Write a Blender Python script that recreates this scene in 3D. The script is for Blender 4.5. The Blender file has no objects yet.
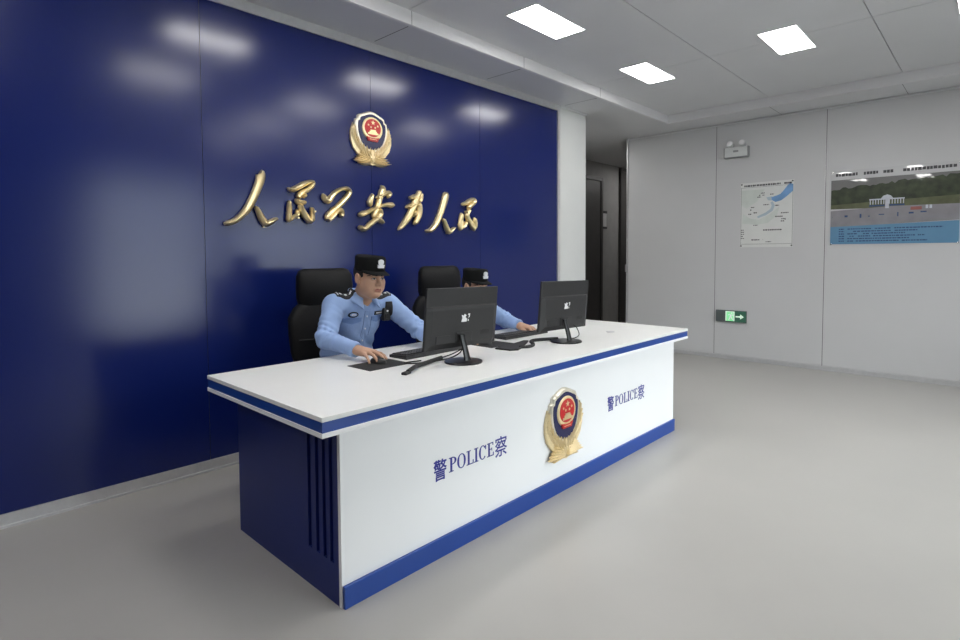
import bpy, bmesh, math, random, json
import numpy as np
from mathutils import Vector, Matrix, Euler
from mathutils.bvhtree import BVHTree
random.seed(7)
S = bpy.context.scene
COL = S.collection
PI = math.pi

# ------------------------------------------------------------------ helpers
def link(o, parent=None):
    COL.objects.link(o)
    if parent is not None: o.parent = parent
    return o

def tag(o, label=None, cat=None, group=None, kind=None):
    if label: o['label'] = label
    if cat: o['category'] = cat
    if group: o['group'] = group
    if kind: o['kind'] = kind
    return o

def thing(name, label, cat, loc=(0, 0, 0), rz=0.0, group=None):
    o = link(bpy.data.objects.new(name, None))
    o.empty_display_size = .1
    o.location = loc; o.rotation_euler = (0, 0, rz)
    return tag(o, label, cat, group)

class MB:
    """collects shapes, builds ONE mesh object"""
    def __init__(s): s.v = []; s.f = []; s.m = []; s.sm = []
    def add(s, vs, fs, mi=0, smooth=False, M=None):
        b = len(s.v)
        for p in vs:
            p = Vector(p)
            s.v.append(tuple(M @ p) if M is not None else tuple(p))
        for f in fs:
            s.f.append(tuple(b + i for i in f)); s.m.append(mi); s.sm.append(smooth)
        return s
    def box(s, x0, x1, y0, y1, z0, z1, bev=0.0, seg=2, mi=0, M=None):
        bm = bmesh.new()
        bmesh.ops.create_cube(bm, size=1)
        for v in bm.verts:
            v.co = Vector(((x0 + x1) / 2 + v.co.x * (x1 - x0), (y0 + y1) / 2 + v.co.y * (y1 - y0), (z0 + z1) / 2 + v.co.z * (z1 - z0)))
        if bev > 0:
            bmesh.ops.bevel(bm, geom=bm.edges[:], offset=bev, segments=seg, profile=.5, affect='EDGES')
        bm.verts.index_update()
        s.add([v.co for v in bm.verts], [[v.index for v in f.verts] for f in bm.faces], mi, bev > .004, M)
        bm.free(); return s
    def prism(s, pts, y0, y1, axis='y', mi=0, M=None, smooth=False):
        """polygon pts (a,b) extruded; axis y: (x,z) polygon between y0 and y1; axis x: (y,z); axis z: (x,y)"""
        n = len(pts)
        def mk(a, b, c):
            return (a, c, b) if axis == 'y' else ((c, a, b) if axis == 'x' else (a, b, c))
        vs = [mk(a, b, y0) for a, b in pts] + [mk(a, b, y1) for a, b in pts]
        fs = [list(range(n))[::-1], list(range(n, 2 * n))] + [[i, (i + 1) % n, n + (i + 1) % n, n + i] for i in range(n)]
        return s.add(vs, fs, mi, smooth, M)
    def tube(s, path, r, n=10, mi=0, M=None, cap=True, flat=1.0):
        P = [Vector(p) for p in path]; rs = r if isinstance(r, (list, tuple)) else [r] * len(P)
        vs = []; fs = []; up = None
        for i, p in enumerate(P):
            t = (P[min(i + 1, len(P) - 1)] - P[max(i - 1, 0)]).normalized()
            if up is None:
                up = Vector((0, 0, 1)) if abs(t.z) < .9 else Vector((1, 0, 0))
            a = t.cross(up).normalized(); b = a.cross(t).normalized(); up = b
            for k in range(n):
                w = 2 * PI * k / n
                vs.append(p + a * (math.cos(w) * rs[i]) + b * (math.sin(w) * rs[i] * flat))
        for i in range(len(P) - 1):
            for k in range(n):
                fs.append([i * n + k, i * n + (k + 1) % n, (i + 1) * n + (k + 1) % n, (i + 1) * n + k])
        if cap:
            fs.append(list(range(n))[::-1]); fs.append([(len(P) - 1) * n + k for k in range(n)])
        return s.add(vs, fs, mi, True, M)
    def lathe(s, prof, n=24, mi=0, M=None):
        """profile (r,z) about z"""
        vs = [(r * math.cos(2 * PI * k / n), r * math.sin(2 * PI * k / n), z) for r, z in prof for k in range(n)]
        fs = [[i * n + k, i * n + (k + 1) % n, (i + 1) * n + (k + 1) % n, (i + 1) * n + k] for i in range(len(prof) - 1) for k in range(n)]
        fs.append(list(range(n))[::-1]); fs.append([(len(prof) - 1) * n + k for k in range(n)])
        return s.add(vs, fs, mi, True, M)
    def rings(s, rings, mi=0, M=None, smooth=True, cap=True):
        n = len(rings[0]); vs = [p for r in rings for p in r]
        fs = [[i * n + k, i * n + (k + 1) % n, (i + 1) * n + (k + 1) % n, (i + 1) * n + k] for i in range(len(rings) - 1) for k in range(n)]
        if cap: fs.append(list(range(n))[::-1]); fs.append([(len(rings) - 1) * n + k for k in range(n)])
        return s.add(vs, fs, mi, smooth, M)
    def build(s, name, mats, parent=None, loc=None, autosmooth=True):
        me = bpy.data.meshes.new(name)
        me.from_pydata(s.v, [], s.f)
        for m in (mats if isinstance(mats, (list, tuple)) else [mats]): me.materials.append(m)
        me.polygons.foreach_set('material_index', s.m)
        me.polygons.foreach_set('use_smooth', s.sm)
        me.update()
        bm = bmesh.new(); bm.from_mesh(me)
        bmesh.ops.recalc_face_normals(bm, faces=bm.faces[:])
        for e in bm.edges:
            if len(e.link_faces) == 2 and e.calc_face_angle(0) > math.radians(42): e.smooth = False
        bm.to_mesh(me); bm.free()
        o = bpy.data.objects.new(name, me)
        link(o, parent)
        if loc: o.location = loc
        return o

def kids(o): return [c for c in COL.objects if c.parent == o]
def copy_tree(o, parent=None, children=None):
    c = o.copy(); COL.objects.link(c)
    if parent is not None: c.parent = parent
    for ch in (children or kids)(o): copy_tree(ch, c, children)
    return c

# ------------------------------------------------------------------ materials
def mat(name, col, rough=.5, metal=0.0, coat=0.0, coat_r=.05, noise=0.0, nscale=8.0, bump=0.0, bscale=60.0, emit=None, es=0.0, spec=.5, rvar=0.0, sheen=0.0, aniso=None):
    m = bpy.data.materials.new(name); m.use_nodes = True
    nt = m.node_tree; b = nt.nodes['Principled BSDF']
    c = (*col, 1) if len(col) == 3 else col
    b.inputs['Base Color'].default_value = c
    b.inputs['Roughness'].default_value = rough
    b.inputs['Metallic'].default_value = metal
    b.inputs['Coat Weight'].default_value = coat
    b.inputs['Coat Roughness'].default_value = coat_r
    b.inputs['Specular IOR Level'].default_value = spec
    b.inputs['Sheen Weight'].default_value = sheen
    tc = nt.nodes.new('ShaderNodeTexCoord')
    if noise > 0 or rvar > 0:
        n = nt.nodes.new('ShaderNodeTexNoise'); n.inputs['Scale'].default_value = nscale; n.inputs['Detail'].default_value = 5
        nt.links.new(tc.outputs['Object'], n.inputs['Vector'])
        if noise > 0:
            r = nt.nodes.new('ShaderNodeValToRGB')
            r.color_ramp.elements[0].position = .3; r.color_ramp.elements[1].position = .7
            r.color_ramp.elements[0].color = tuple(x * (1 - noise) for x in c[:3]) + (1,)
            r.color_ramp.elements[1].color = tuple(min(1, x * (1 + noise)) for x in c[:3]) + (1,)
            nt.links.new(n.outputs['Fac'], r.inputs['Fac']); nt.links.new(r.outputs['Color'], b.inputs['Base Color'])
        if rvar > 0:
            mr = nt.nodes.new('ShaderNodeMapRange'); mr.inputs['To Min'].default_value = rough - rvar; mr.inputs['To Max'].default_value = rough + rvar
            nt.links.new(n.outputs['Fac'], mr.inputs['Value']); nt.links.new(mr.outputs['Result'], b.inputs['Roughness'])
    if bump > 0:
        n2 = nt.nodes.new('ShaderNodeTexNoise'); n2.inputs['Scale'].default_value = bscale; n2.inputs['Detail'].default_value = 3
        nt.links.new(tc.outputs['Object'], n2.inputs['Vector'])
        bp = nt.nodes.new('ShaderNodeBump'); bp.inputs['Strength'].default_value = bump; bp.inputs['Distance'].default_value = .01
        nt.links.new(n2.outputs['Fac'], bp.inputs['Height']); nt.links.new(bp.outputs['Normal'], b.inputs['Normal'])
        if coat: nt.links.new(bp.outputs['Normal'], b.inputs['Coat Normal'])
    if emit:
        b.inputs['Emission Color'].default_value = (*emit, 1); b.inputs['Emission Strength'].default_value = es
    return m

def srgb(r, g, b):
    f = lambda c: (c / 255 / 12.92) if c / 255 <= .04045 else ((c / 255 + .055) / 1.055) ** 2.4
    return (f(r), f(g), f(b))

LIGHT_L = 23.0
M = dict(
 blue_wall=mat('blue_lacquer_panel', (.0050, .0130, .108), .195, coat=.0, spec=.46, bump=.02, bscale=1.3),
 alu=mat('brushed_aluminium_trim', (.60, .60, .61), .38, metal=.5, noise=.04, nscale=30),
 white_panel=mat('grey_white_wall_panel', (.57, .57, .575), .36, spec=.45, noise=.015, nscale=2),
 far_wall=mat('grey_far_wall_panel', (.20, .20, .21), .5, noise=.03, nscale=2),
 pillar=mat('white_column_panel', (.66, .67, .66), .4, noise=.02, nscale=3),
 ceiling=mat('white_ceiling_panel', (.68, .68, .69), .45, noise=.02, nscale=2),
 riser=mat('white_ceiling_riser', (.72, .71, .72), .35, noise=.02, nscale=3),
 gap=mat('dark_joint', (.12, .12, .12), .7, noise=.1),
 floor=mat('grey_epoxy_floor', (.368, .356, .335), .33, spec=.45, noise=.05, nscale=1.1, rvar=.05, bump=.015, bscale=5),
 joint=mat('grey_joint_profile', (.40, .40, .41), .25, metal=.6, noise=.03),
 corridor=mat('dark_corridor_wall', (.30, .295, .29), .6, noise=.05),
 dark_door=mat('dark_grey_door', (.050, .047, .046), .45, noise=.1),
 led=mat('led_diffuser', (.9, .9, .9), .4, emit=(1.0, .985, .965), es=LIGHT_L, noise=.01),
 fixture=mat('white_light_frame', (.75, .75, .75), .4, noise=.02),
 counter=mat('white_counter_laminate', (.78, .78, .76), .3, spec=.45, noise=.01, nscale=4),
 desk_white=mat('white_desk_front', (.84, .84, .85), .28, noise=.008, nscale=3),
 desk_blue=mat('royal_blue_laminate', (.010, .052, .27), .3, noise=.03, nscale=5),
 desk_navy=mat('navy_side_panel', (.010, .021, .145), .38, spec=.3, noise=.04, nscale=4),
 lettering=mat('indigo_vinyl_lettering', (.022, .026, .26), .4, noise=.03),
 gold=mat('polished_gold', (.88, .72, .42), .34, metal=.85, noise=.06, nscale=20),
 gold_pale=mat('pale_satin_gold', (.86, .70, .42), .42, metal=.55, noise=.10, nscale=60),
 silver_gold=mat('champagne_metal', (.82, .76, .64), .32, metal=.7, noise=.05, nscale=40),
 badge_blue=mat('badge_navy_enamel', (.012, .014, .07), .25, noise=.05),
 badge_red=mat('badge_red_enamel', (.52, .012, .012), .3, noise=.05),
 black_plastic=mat('black_plastic', (.022, .022, .024), .42, noise=.06, nscale=30),
 monitor_back=mat('charcoal_monitor_back', (.020, .0195, .0205), .5, spec=.4, noise=.05, nscale=40, bump=.05, bscale=300),
 gloss_black=mat('glossy_black_plastic', (.010, .010, .011), .28, spec=.35, noise=.05),
 keycap=mat('black_keycap', (.028, .028, .03), .5, noise=.05),
 rubber=mat('black_rubber', (.016, .016, .016), .65, noise=.1, nscale=50),
 sticker=mat('white_sticker', (.8, .8, .8), .5, noise=.02),
 leather=mat('black_leather', (.0035, .0035, .004), .62, spec=.25, noise=.12, nscale=20, bump=.12, bscale=90),
 chrome=mat('chrome', (.7, .7, .7), .15, metal=1, noise=.02),
 skin=mat('skin', (.52, .31, .21), .5, noise=.07, nscale=25),
 lips=mat('lip_skin', (.33, .125, .09), .45, noise=.05, nscale=40),
 hair=mat('black_hair', (.012, .010, .009), .55, noise=.2, nscale=120),
 eyewhite=mat('eye_white', (.7, .66, .62), .25, noise=.02),
 iris=mat('dark_iris', (.015, .009, .006), .15, noise=.05),
 shirt=mat('light_blue_shirt', (.27, .395, .67), .75, noise=.05, nscale=14, bump=.10, bscale=45, sheen=.15),
 shirt_trim=mat('shirt_seam', (.17, .28, .56), .8, noise=.05, nscale=20),
 button=mat('pale_button', (.6, .65, .75), .4, noise=.02),
 trousers=mat('navy_trousers', (.012, .014, .028), .8, noise=.1, nscale=20),
 shoe=mat('black_shoe_leather', (.012, .012, .012), .3, noise=.1),
 cap=mat('black_cap_cloth', (.006, .0065, .0065), .9, spec=.2, noise=.12, nscale=60, bump=.1, bscale=250),
 patch_black=mat('black_patch', (.010, .011, .014), .7, noise=.1),
 patch_white=mat('white_embroidery', (.75, .76, .78), .6, noise=.03),
 patch_blue=mat('badge_light_blue', (.25, .38, .6), .6, noise=.05),
 paper=mat('map_paper', (.70, .71, .69), .5, coat=.6, coat_r=.04, noise=.03, nscale=6),
 map_blue=mat('map_blue_water', (.16, .33, .60), .5, coat=.6, coat_r=.04, noise=.18, nscale=10),
 map_pale=mat('map_pale_water', (.42, .52, .58), .5, coat=.6, coat_r=.04, noise=.1, nscale=10),
 map_green=mat('map_pale_green', (.62, .66, .62), .5, coat=.6, coat_r=.04, noise=.06, nscale=10),
 ink=mat('printed_ink', (.05, .05, .055), .5, noise=.1),
 acrylic=mat('acrylic_title_strip', (.60, .60, .61), .25, coat=1.0, coat_r=.012, noise=.02, bump=.05, bscale=4),
 pic_sky=mat('print_grey_sky', (.16, .16, .155), .3, coat=1, coat_r=.012, noise=.1, nscale=4, bump=.05, bscale=4),
 pic_tree=mat('print_dark_trees', (.030, .042, .018), .3, coat=1, coat_r=.03, noise=.6, nscale=14, bump=.06, bscale=5),
 pic_lawn=mat('print_olive_lawn', (.10, .11, .055), .3, coat=1, coat_r=.03, noise=.2, nscale=12),
 pic_road=mat('print_grey_road', (.26, .25, .27), .3, coat=1, coat_r=.03, noise=.12, nscale=8),
 pic_blue=mat('print_sky_blue_panel', (.12, .27, .43), .3, coat=1, coat_r=.03, noise=.05, nscale=6),
 pic_pale=mat('print_pale_building', (.55, .58, .64), .3, noise=.08, nscale=30),
 pic_text=mat('print_navy_text', (.02, .06, .16), .4, noise=.1),
 pic_red=mat('print_red_banner', (.30, .10, .09), .4, noise=.1),
 exit_case=mat('dark_grey_sign_case', (.10, .115, .115), .4, noise=.05),
 exit_green=mat('green_sign_face', (.045, .13, .09), .35, noise=.05, emit=(.08, .5, .22), es=.04),
 exit_bright=mat('lit_green_symbol', (.3, .8, .4), .4, noise=.02, emit=(.25, .9, .38), es=.35),
 exit_white=mat('lit_white_green_symbol', (.8, .9, .8), .4, noise=.02, emit=(.7, 1, .75), es=.3),
 lamp_edge=mat('grey_lamp_edge', (.28, .29, .29), .4, noise=.04),
 lamp_white=mat('white_lamp_plastic', (.62, .64, .63), .4, noise=.03),
 lamp_lens=mat('clear_lamp_lens', (.85, .85, .85), .12, noise=.02),
 glass_frame=mat('window_frame_white', (.7, .7, .7), .4, noise=.02),
)
gm = bpy.data.materials.new('window_glass'); gm.use_nodes = True
nt = gm.node_tree; nt.nodes.clear()
out = nt.nodes.new('ShaderNodeOutputMaterial'); tr = nt.nodes.new('ShaderNodeBsdfTransparent'); gl = nt.nodes.new('ShaderNodeBsdfGlossy'); mx = nt.nodes.new('ShaderNodeMixShader'); fr = nt.nodes.new('ShaderNodeFresnel')
tr.inputs['Color'].default_value = (.93, .96, .96, 1); gl.inputs['Roughness'].default_value = .02
nt.links.new(fr.outputs[0], mx.inputs[0]); nt.links.new(tr.outputs[0], mx.inputs[1]); nt.links.new(gl.outputs[0], mx.inputs[2]); nt.links.new(mx.outputs[0], out.inputs[0])
M['glass'] = gm

# ------------------------------------------------------------------ camera (solved from the desk, wall and ceiling edges)
CAMH = 1.3229
yaw, pitch, roll = math.radians(46.7271), math.radians(2.5033), math.radians(-.2869)
fw = Vector((math.sin(yaw) * math.cos(pitch), math.cos(yaw) * math.cos(pitch), -math.sin(pitch)))
rt = Vector((math.cos(yaw), -math.sin(yaw), 0)); up = rt.cross(fw)
rt, up = rt * math.cos(roll) + up * math.sin(roll), up * math.cos(roll) - rt * math.sin(roll)
cd = bpy.data.cameras.new('camera'); cam = link(bpy.data.objects.new('camera', cd))
cam.matrix_world = Matrix(((rt.x, up.x, -fw.x, 0), (rt.y, up.y, -fw.y, 0), (rt.z, up.z, -fw.z, CAMH), (0, 0, 0, 1)))
cd.sensor_width = 36; cd.lens = 553.258 / 960 * 36; cd.shift_y = -(320 - 278.64) / 960
cd.clip_start = .05
S.camera = cam

# ------------------------------------------------------------------ room shell
D, R = 3.528, 7.149           # blue wall plane, right wall plane
XL, YF = -3.6, -2.6           # left wall, wall behind the camera
ZP, ZC = 2.93, 3.025          # perimeter ceiling, raised ceiling
TY, TX = 3.055, 6.64          # edges of the raised field
HX, HY = 10.4, 5.2            # corridor extent
WT = .12

def struct(mb, name, m, parent=None):
    o = mb.build(name, m, parent)
    if parent is None: o['kind'] = 'structure'
    return o

fl = MB().box(XL - WT, HX + WT, YF - WT, HY + WT, -.1, 0)
struct(fl, 'floor', M['floor'])

# ceiling: lower perimeter band, riser, raised panels with open joints
c = MB()
c.box(XL - WT, HX + WT, TY, HY + WT, ZP, ZP + .2)
c.box(TX, HX + WT, YF - WT, TY, ZP, ZP + .2)
c.box(XL - WT, TX, YF - WT, TY, ZC + .012, ZC + .2, mi=1)          # backing above the joints
ceil = struct(c, 'ceiling', [M['ceiling'], M['gap']])
ys = [3.045, 1.895, .725, -.445, -1.615, YF]
xs = [XL, -2.3, .1, 2.52, 4.92, TX - .012]
mb = MB(); g = .006
for i in range(len(ys) - 1):
    for j in range(len(xs) - 1):
        mb.box(xs[j] + (g / 2 if j else 0), xs[j + 1] - (g / 2 if j < len(xs) - 2 else 0), ys[i + 1] + g / 2, ys[i] - (g / 2 if i else 0), ZC, ZC + .012)
mb.build('raised_panel', M['ceiling'], ceil)
mb = MB()
mb.box(XL, TX, TY - .012, TY, ZP - .002, ZC)                        # risers
mb.box(TX - .012, TX, YF, TY - .012, ZP - .002, ZC)
mb.box(XL, TX + .02, TY, TY + .02, ZP - .004, ZP)                   # angle bead at the lower edge
mb.box(TX, TX + .02, YF, TY, ZP - .004, ZP)
mb.build('riser', M['riser'], ceil)
mb = MB()
for x in (-2.29, -1.08, .13, 1.345, 2.55, 3.80, 5.05):
    mb.box(x - .003, x + .003, TY + .02, D - .05, ZP - .0008, ZP)
for x in (1.345, 2.55, 3.80, 5.05):
    mb.box(x - .002, x + .002, TY - .0125, TY - .012, ZP, ZC)
for y in (1.9, .73, -.44, -1.6):
    mb.box(TX + .02, R, y - .002, y + .002, ZP - .0008, ZP)
mb.build('panel_joint', M['gap'], ceil)

# blue wall: lacquered panels 1.2 m wide in an aluminium frame
PX = 4.972
mb = MB().box(XL - WT, 5.535, D + .012, D + WT, 0, ZP)
wb = struct(mb, 'wall_back', M['pillar'])
seams = [XL, -2.33, -1.12, .095, 1.309, 2.54, 3.755, PX]
mb = MB(); g = .003
for i in range(len(seams) - 1):
    mb.box(seams[i] + g / 2, seams[i + 1] - g / 2, D, D + .011, .064, 2.866)
mb.build('blue_panel', M['blue_wall'], wb)
mb = MB()
mb.box(XL, PX + .05, D - .012, D + .012, 2.866, ZP)
mb.box(PX, PX + .045, D - .012, D + .012, .064, 2.866)
mb.build('panel_frame', M['alu'], wb)
mb = MB().box(PX + .05, 5.535, D - .006, D + .02, 0, ZP, bev=.004)
mb.build('column_face', M['pillar'], wb)
bb = MB().box(XL, PX + .045, D - .014, D + .012, .012, .064).box(XL, PX + .045, D - .03, D + .012, 0, .012)
struct(bb, 'baseboard_back', M['alu'])

# right wall: 1.2 m panels with narrow joints, ends at the corridor opening
RY1 = 3.855
mb = MB().box(R + .012, R + WT, YF - WT, RY1, 0, ZP)
wr = struct(mb, 'wall_right', M['white_panel'])
js = [YF, -.93, .25, 1.441, 2.638, RY1]
mb = MB(); g = .007
for i in range(len(js) - 1):
    mb.box(R, R + .0125, js[i] + (g / 2 if i else 0), js[i + 1] - g / 2, .03, ZP)
mb.build('wall_panel', M['white_panel'], wr)
mb = MB()
for j in js[1:-1]: mb.box(R + .002, R + .0126, j - g / 2, j + g / 2, .03, ZP)
mb.build('joint_strip', M['joint'], wr)
mb = MB().box(R - .012, R + .004, YF, RY1, .012, .05).box(R - .022, R + .004, YF, RY1, 0, .012)
struct(mb, 'baseboard_right', M['alu'])
mb = MB().box(R - .02, R + WT + .002, RY1, RY1 + .012, 0, ZP)
struct(mb, 'trim_1', M['alu'])
mb = MB().box(R - .018, R + .004, YF, RY1, ZP - .022, ZP - .004).box(PX + .05, 5.535, D - .02, D, ZP - .022, ZP - .004)
struct(mb, 'trim_2', M['ceiling'])

# corridor behind the opening
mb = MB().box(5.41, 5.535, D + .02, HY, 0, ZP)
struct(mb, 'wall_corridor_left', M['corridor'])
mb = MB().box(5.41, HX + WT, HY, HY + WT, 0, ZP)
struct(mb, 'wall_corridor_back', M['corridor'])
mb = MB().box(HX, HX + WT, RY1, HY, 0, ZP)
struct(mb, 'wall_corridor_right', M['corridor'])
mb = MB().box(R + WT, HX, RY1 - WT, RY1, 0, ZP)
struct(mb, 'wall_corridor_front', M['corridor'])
def door(name, x0, x1, z1, hx):
    mb = MB().box(x0 - .06, x0, HY - .05, HY + .01, 0, z1 + .06).box(x1, x1 + .06, HY - .05, HY + .01, 0, z1 + .06).box(x0, x1, HY - .05, HY + .01, z1, z1 + .06)
    o = struct(mb, name, M['dark_door'])
    MB().box(x0 + .005, x1 - .005, HY - .035, HY - .005, .01, z1 - .005, bev=.003).build('door_leaf', M['dark_door'], o)
    MB().tube([(hx, HY - .035, 1.05), (hx, HY - .085, 1.05), (hx + .11, HY - .085, 1.05)], .009).box(hx - .02, hx + .02, HY - .042, HY - .034, .98, 1.12).build('door_handle', M['alu'], o)
door('door_1', 7.62, 8.60, 2.60, 7.72)
door('dark_panel', 9.36, 10.2, 2.85, 9.5)  # dark door-shaped panel filling the darker band at the corridor's right
t = thing('door_sign', 'small dark-edged name plate on the corridor wall beside the dark door', 'sign', (8.77, HY, 1.78))
MB().box(-.07, .07, -.012, 0, 0, .30, bev=.003).build('plate', M['alu'], t)
MB().box(-.085, .085, -.016, 0, .265, .31).build('top_clip', M['black_plastic'], t)
MB().box(-.085, .085, -.016, 0, -.01, .03).build('bottom_clip', M['black_plastic'], t)

# walls the camera turns its back to, with the glazed entrance and a window that let the daylight in
mb = MB().box(XL - WT, XL, YF - WT, D + WT, 0, ZP + .2)
struct(mb, 'wall_left', M['far_wall'])
DX0, DX1, WX0, WX1 = 2.02, 3.62, 4.05, 6.2
mb = MB()
mb.box(XL - WT, DX0, YF - WT, YF, 0, ZP + .2).box(DX0, DX1, YF - WT, YF, 2.55, ZP + .2).box(DX1, WX0, YF - WT, YF, 0, ZP + .2)
mb.box(WX0, WX1, YF - WT, YF, 2.35, ZP + .2).box(WX0, WX1, YF - WT, YF, 0, .85).box(WX1, R + WT, YF - WT, YF, 0, ZP + .2)
struct(mb, 'wall_front', M['far_wall'])
def glazed(name, x0, x1, z0, z1, n):
    w = (x1 - x0) / n; mb = MB(); p = MB()
    for i in range(n):
        a, b = x0 + i * w, x0 + (i + 1) * w; e = .04
        mb.box(a, a + e, YF - .09, YF - .03, z0, z1).box(b - e, b, YF - .09, YF - .03, z0, z1).box(a, b, YF - .09, YF - .03, z0, z0 + e).box(a, b, YF - .09, YF - .03, z1 - e, z1)
        p.box(a + e, b - e, YF - .063, YF - .058, z0 + e, z1 - e)
    o = struct(mb, name, M['glass_frame'])
    p.build('pane', M['glass'], o)
    return o
d3 = glazed('door_3', DX0, DX1, 0.0, 2.55, 2)
MB().tube([((DX0 + DX1) / 2 - .07, YF - .03, .9), ((DX0 + DX1) / 2 - .07, YF + .03, .9), ((DX0 + DX1) / 2 - .07, YF + .03, 1.3), ((DX0 + DX1) / 2 - .07, YF - .03, 1.3)], .012).build('door_handle', M['chrome'], d3)
glazed('window_1', WX0, WX1, .85, 2.35, 3)

# daylight: an overcast sky outside the entrance and window
W = bpy.data.worlds.new('overcast_sky'); S.world = W; W.use_nodes = True
wn = W.node_tree; bg = wn.nodes['Background']; bg.inputs['Color'].default_value = (.93, .97, 1.0, 1)
tcw = wn.nodes.new('ShaderNodeTexCoord'); sx = wn.nodes.new('ShaderNodeSeparateXYZ'); mrw = wn.nodes.new('ShaderNodeMapRange')
mrw.interpolation_type = 'SMOOTHSTEP'                                  # dim street front near the horizon, bright overcast sky above it
for k_, v_ in (('From Min', .11), ('From Max', .26), ('To Min', 5.5), ('To Max', 18.0)): mrw.inputs[k_].default_value = v_
wn.links.new(tcw.outputs['Generated'], sx.inputs[0]); wn.links.new(sx.outputs['Z'], mrw.inputs['Value']); wn.links.new(mrw.outputs[0], bg.inputs['Strength'])
mb = MB().box(-30, 40, -40, YF - WT - .02, -.3, -.15)
o = struct(mb, 'ground', M['corridor'])
def portal(x0, x1, z0, z1):
    l = bpy.data.lights.new('daylight_portal', 'AREA'); l.shape = 'RECTANGLE'; l.size = x1 - x0; l.size_y = z1 - z0
    l.cycles.is_portal = True
    o = link(bpy.data.objects.new('daylight_portal', l)); o.location = ((x0 + x1) / 2, YF - .1, (z0 + z1) / 2); o.rotation_euler = (PI / 2, 0, 0)
portal(DX0, DX1, .02, 2.53); portal(WX0, WX1, .87, 2.33)

# ------------------------------------------------------------------ ceiling lights (rows parallel to the blue wall)
def make_light():
    t = thing('ceiling_light', '', 'ceiling light', group='recessed ceiling panel lights')
    a, b = .305, .14
    mb = MB()
    for x0, x1, y0, y1 in ((-a, a, -b, -b + .008), (-a, a, b - .008, b), (-a, -a + .008, -b + .008, b - .008), (a - .008, a, -b + .008, b - .008)):
        mb.box(x0, x1, y0, y1, -.004, .002)
    mb.build('frame', M['fixture'], t)
    MB().box(-a + .008, a - .008, -b + .008, b - .008, -.002, .001).build('diffuser', M['led'], t)
    return t
L0 = make_light(); L0k = kids(L0); used = False
rown = {2.478: 'in the row nearest the blue wall', 1.293: 'in the second row from the blue wall', .125: 'in the third row from the blue wall', -1.05: 'in the row nearest the entrance'}
LBL = {(3.365, 2.478): 'long white panel light nearest the blue wall, the largest lit panel in view',
       (4.965, 2.478): 'small white panel light near the inner corner of the raised ceiling',
       (4.985, 1.293): 'squarish white panel light nearest the posters on the right wall',
       (5.0, .125): 'white panel light cut off by the right edge of the photo'}
for y in rown:
    for k, x in enumerate((.17, 1.77, 3.365, 4.965, -1.43)):
        if (k == 4 or k < 2) and y < 1: continue
        if k == 3: x = {2.478: 4.965, 1.293: 4.985, .125: 5.0, -1.05: 5.0}[y]
        o = L0 if not used else copy_tree(L0, None, lambda q: L0k if q == L0 else [])
        used = True
        o.location = (x, y, ZC)
        o['label'] = LBL.get((x, y), 'white panel light ' + rown[y] + ', ' + ['second', 'third', 'fourth', 'fifth', 'first'][k] + ' from the left wall')

o = copy_tree(L0, None, lambda q: L0k if q == L0 else []); o.location = (6.1, 4.45, ZP); o['label'] = 'added fill light panel in the corridor ceiling, unseen behind the white column'; del o['group']  # added lamp, out of view, brightens the dark corridor
o = copy_tree(L0, None, lambda q: L0k if q == L0 else []); o.location = (9.6, 4.35, ZP); o['label'] = 'added fill light panel at the far corridor ceiling, unseen behind the right wall'; del o['group']  # second added lamp, hidden by the right wall, lifts the corridor further

# ------------------------------------------------------------------ badge (shield with wreath), used on the wall and on the desk
def ell(cx, cz, rx, rz, n=40): return [(cx + rx * math.cos(2 * PI * k / n), cz + rz * math.sin(2 * PI * k / n)) for k in range(n)]
def shield(s):
    half = [(x * 1.36, z) for x, z in ((0, .500), (.045, .492), (.105, .462), (.135, .440), (.170, .425), (.205, .395), (.215, .335), (.245, .315), (.252, .26), (.255, .18), (.245, .08), (.225, -.02), (.19, -.12), (.14, -.20), (.07, -.25), (0, -.27))]
    cx, cz = 0, .12
    pts = half + [(-x, z) for x, z in half[-2:0:-1]]
    return [(cx + (x - cx) * s, cz + (z - cz) * s) for x, z in pts]
def star(cx, cz, r, a0=PI / 2):
    return [(cx + (r if k % 2 == 0 else r * .4) * math.cos(a0 + PI * k / 5), cz + (r if k % 2 == 0 else r * .4) * math.sin(a0 + PI * k / 5)) for k in range(10)]
def dome(mb, pts, y0, y1, inset=.86, mi=0):
    """outline raised towards -y with a sloped shoulder"""
    n = len(pts); cx = sum(p[0] for p in pts) / n; cz = sum(p[1] for p in pts) / n
    ins = [(cx + (x - cx) * inset, cz + (z - cz) * inset) for x, z in pts]
    ym = y0 + (y1 - y0) * .6
    vs = [(x, y0, z) for x, z in pts] + [(x, ym, z) for x, z in pts] + [(x, y1, z) for x, z in ins]
    fs = [[k * n + i, k * n + (i + 1) % n, (k + 1) * n + (i + 1) % n, (k + 1) * n + i] for k in range(2) for i in range(n)]
    fs += [list(range(2 * n, 3 * n)), list(range(n))[::-1]]
    mb.add(vs, fs, mi, False)
def leaf(mb, base, tip, w, y0, y1):
    b, t = Vector(base), Vector(tip); d = t - b; n = Vector((-d.y, d.x)).normalized()
    prof = [(0, .25), (.2, .75), (.45, 1), (.7, .8), (.9, .4), (1, .02)]
    L = [b + d * u + n * w * k for u, k in prof]; Rr = [b + d * u - n * w * k for u, k in prof]; C = [b + d * u for u, k in prof]
    m = len(prof)
    vs = [(p.x, y0, p.y) for p in L] + [(p.x, y1, p.y) for p in C] + [(p.x, y0, p.y) for p in Rr]
    fs = [[i, i + 1, m + i + 1, m + i] for i in range(m - 1)] + [[m + i, m + i + 1, 2 * m + i + 1, 2 * m + i] for i in range(m - 1)]
    fs += [[i for i in range(m)] [::-1] + [2 * m + i for i in range(m)]]
    mb.add(vs, fs, 0, False)
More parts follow.
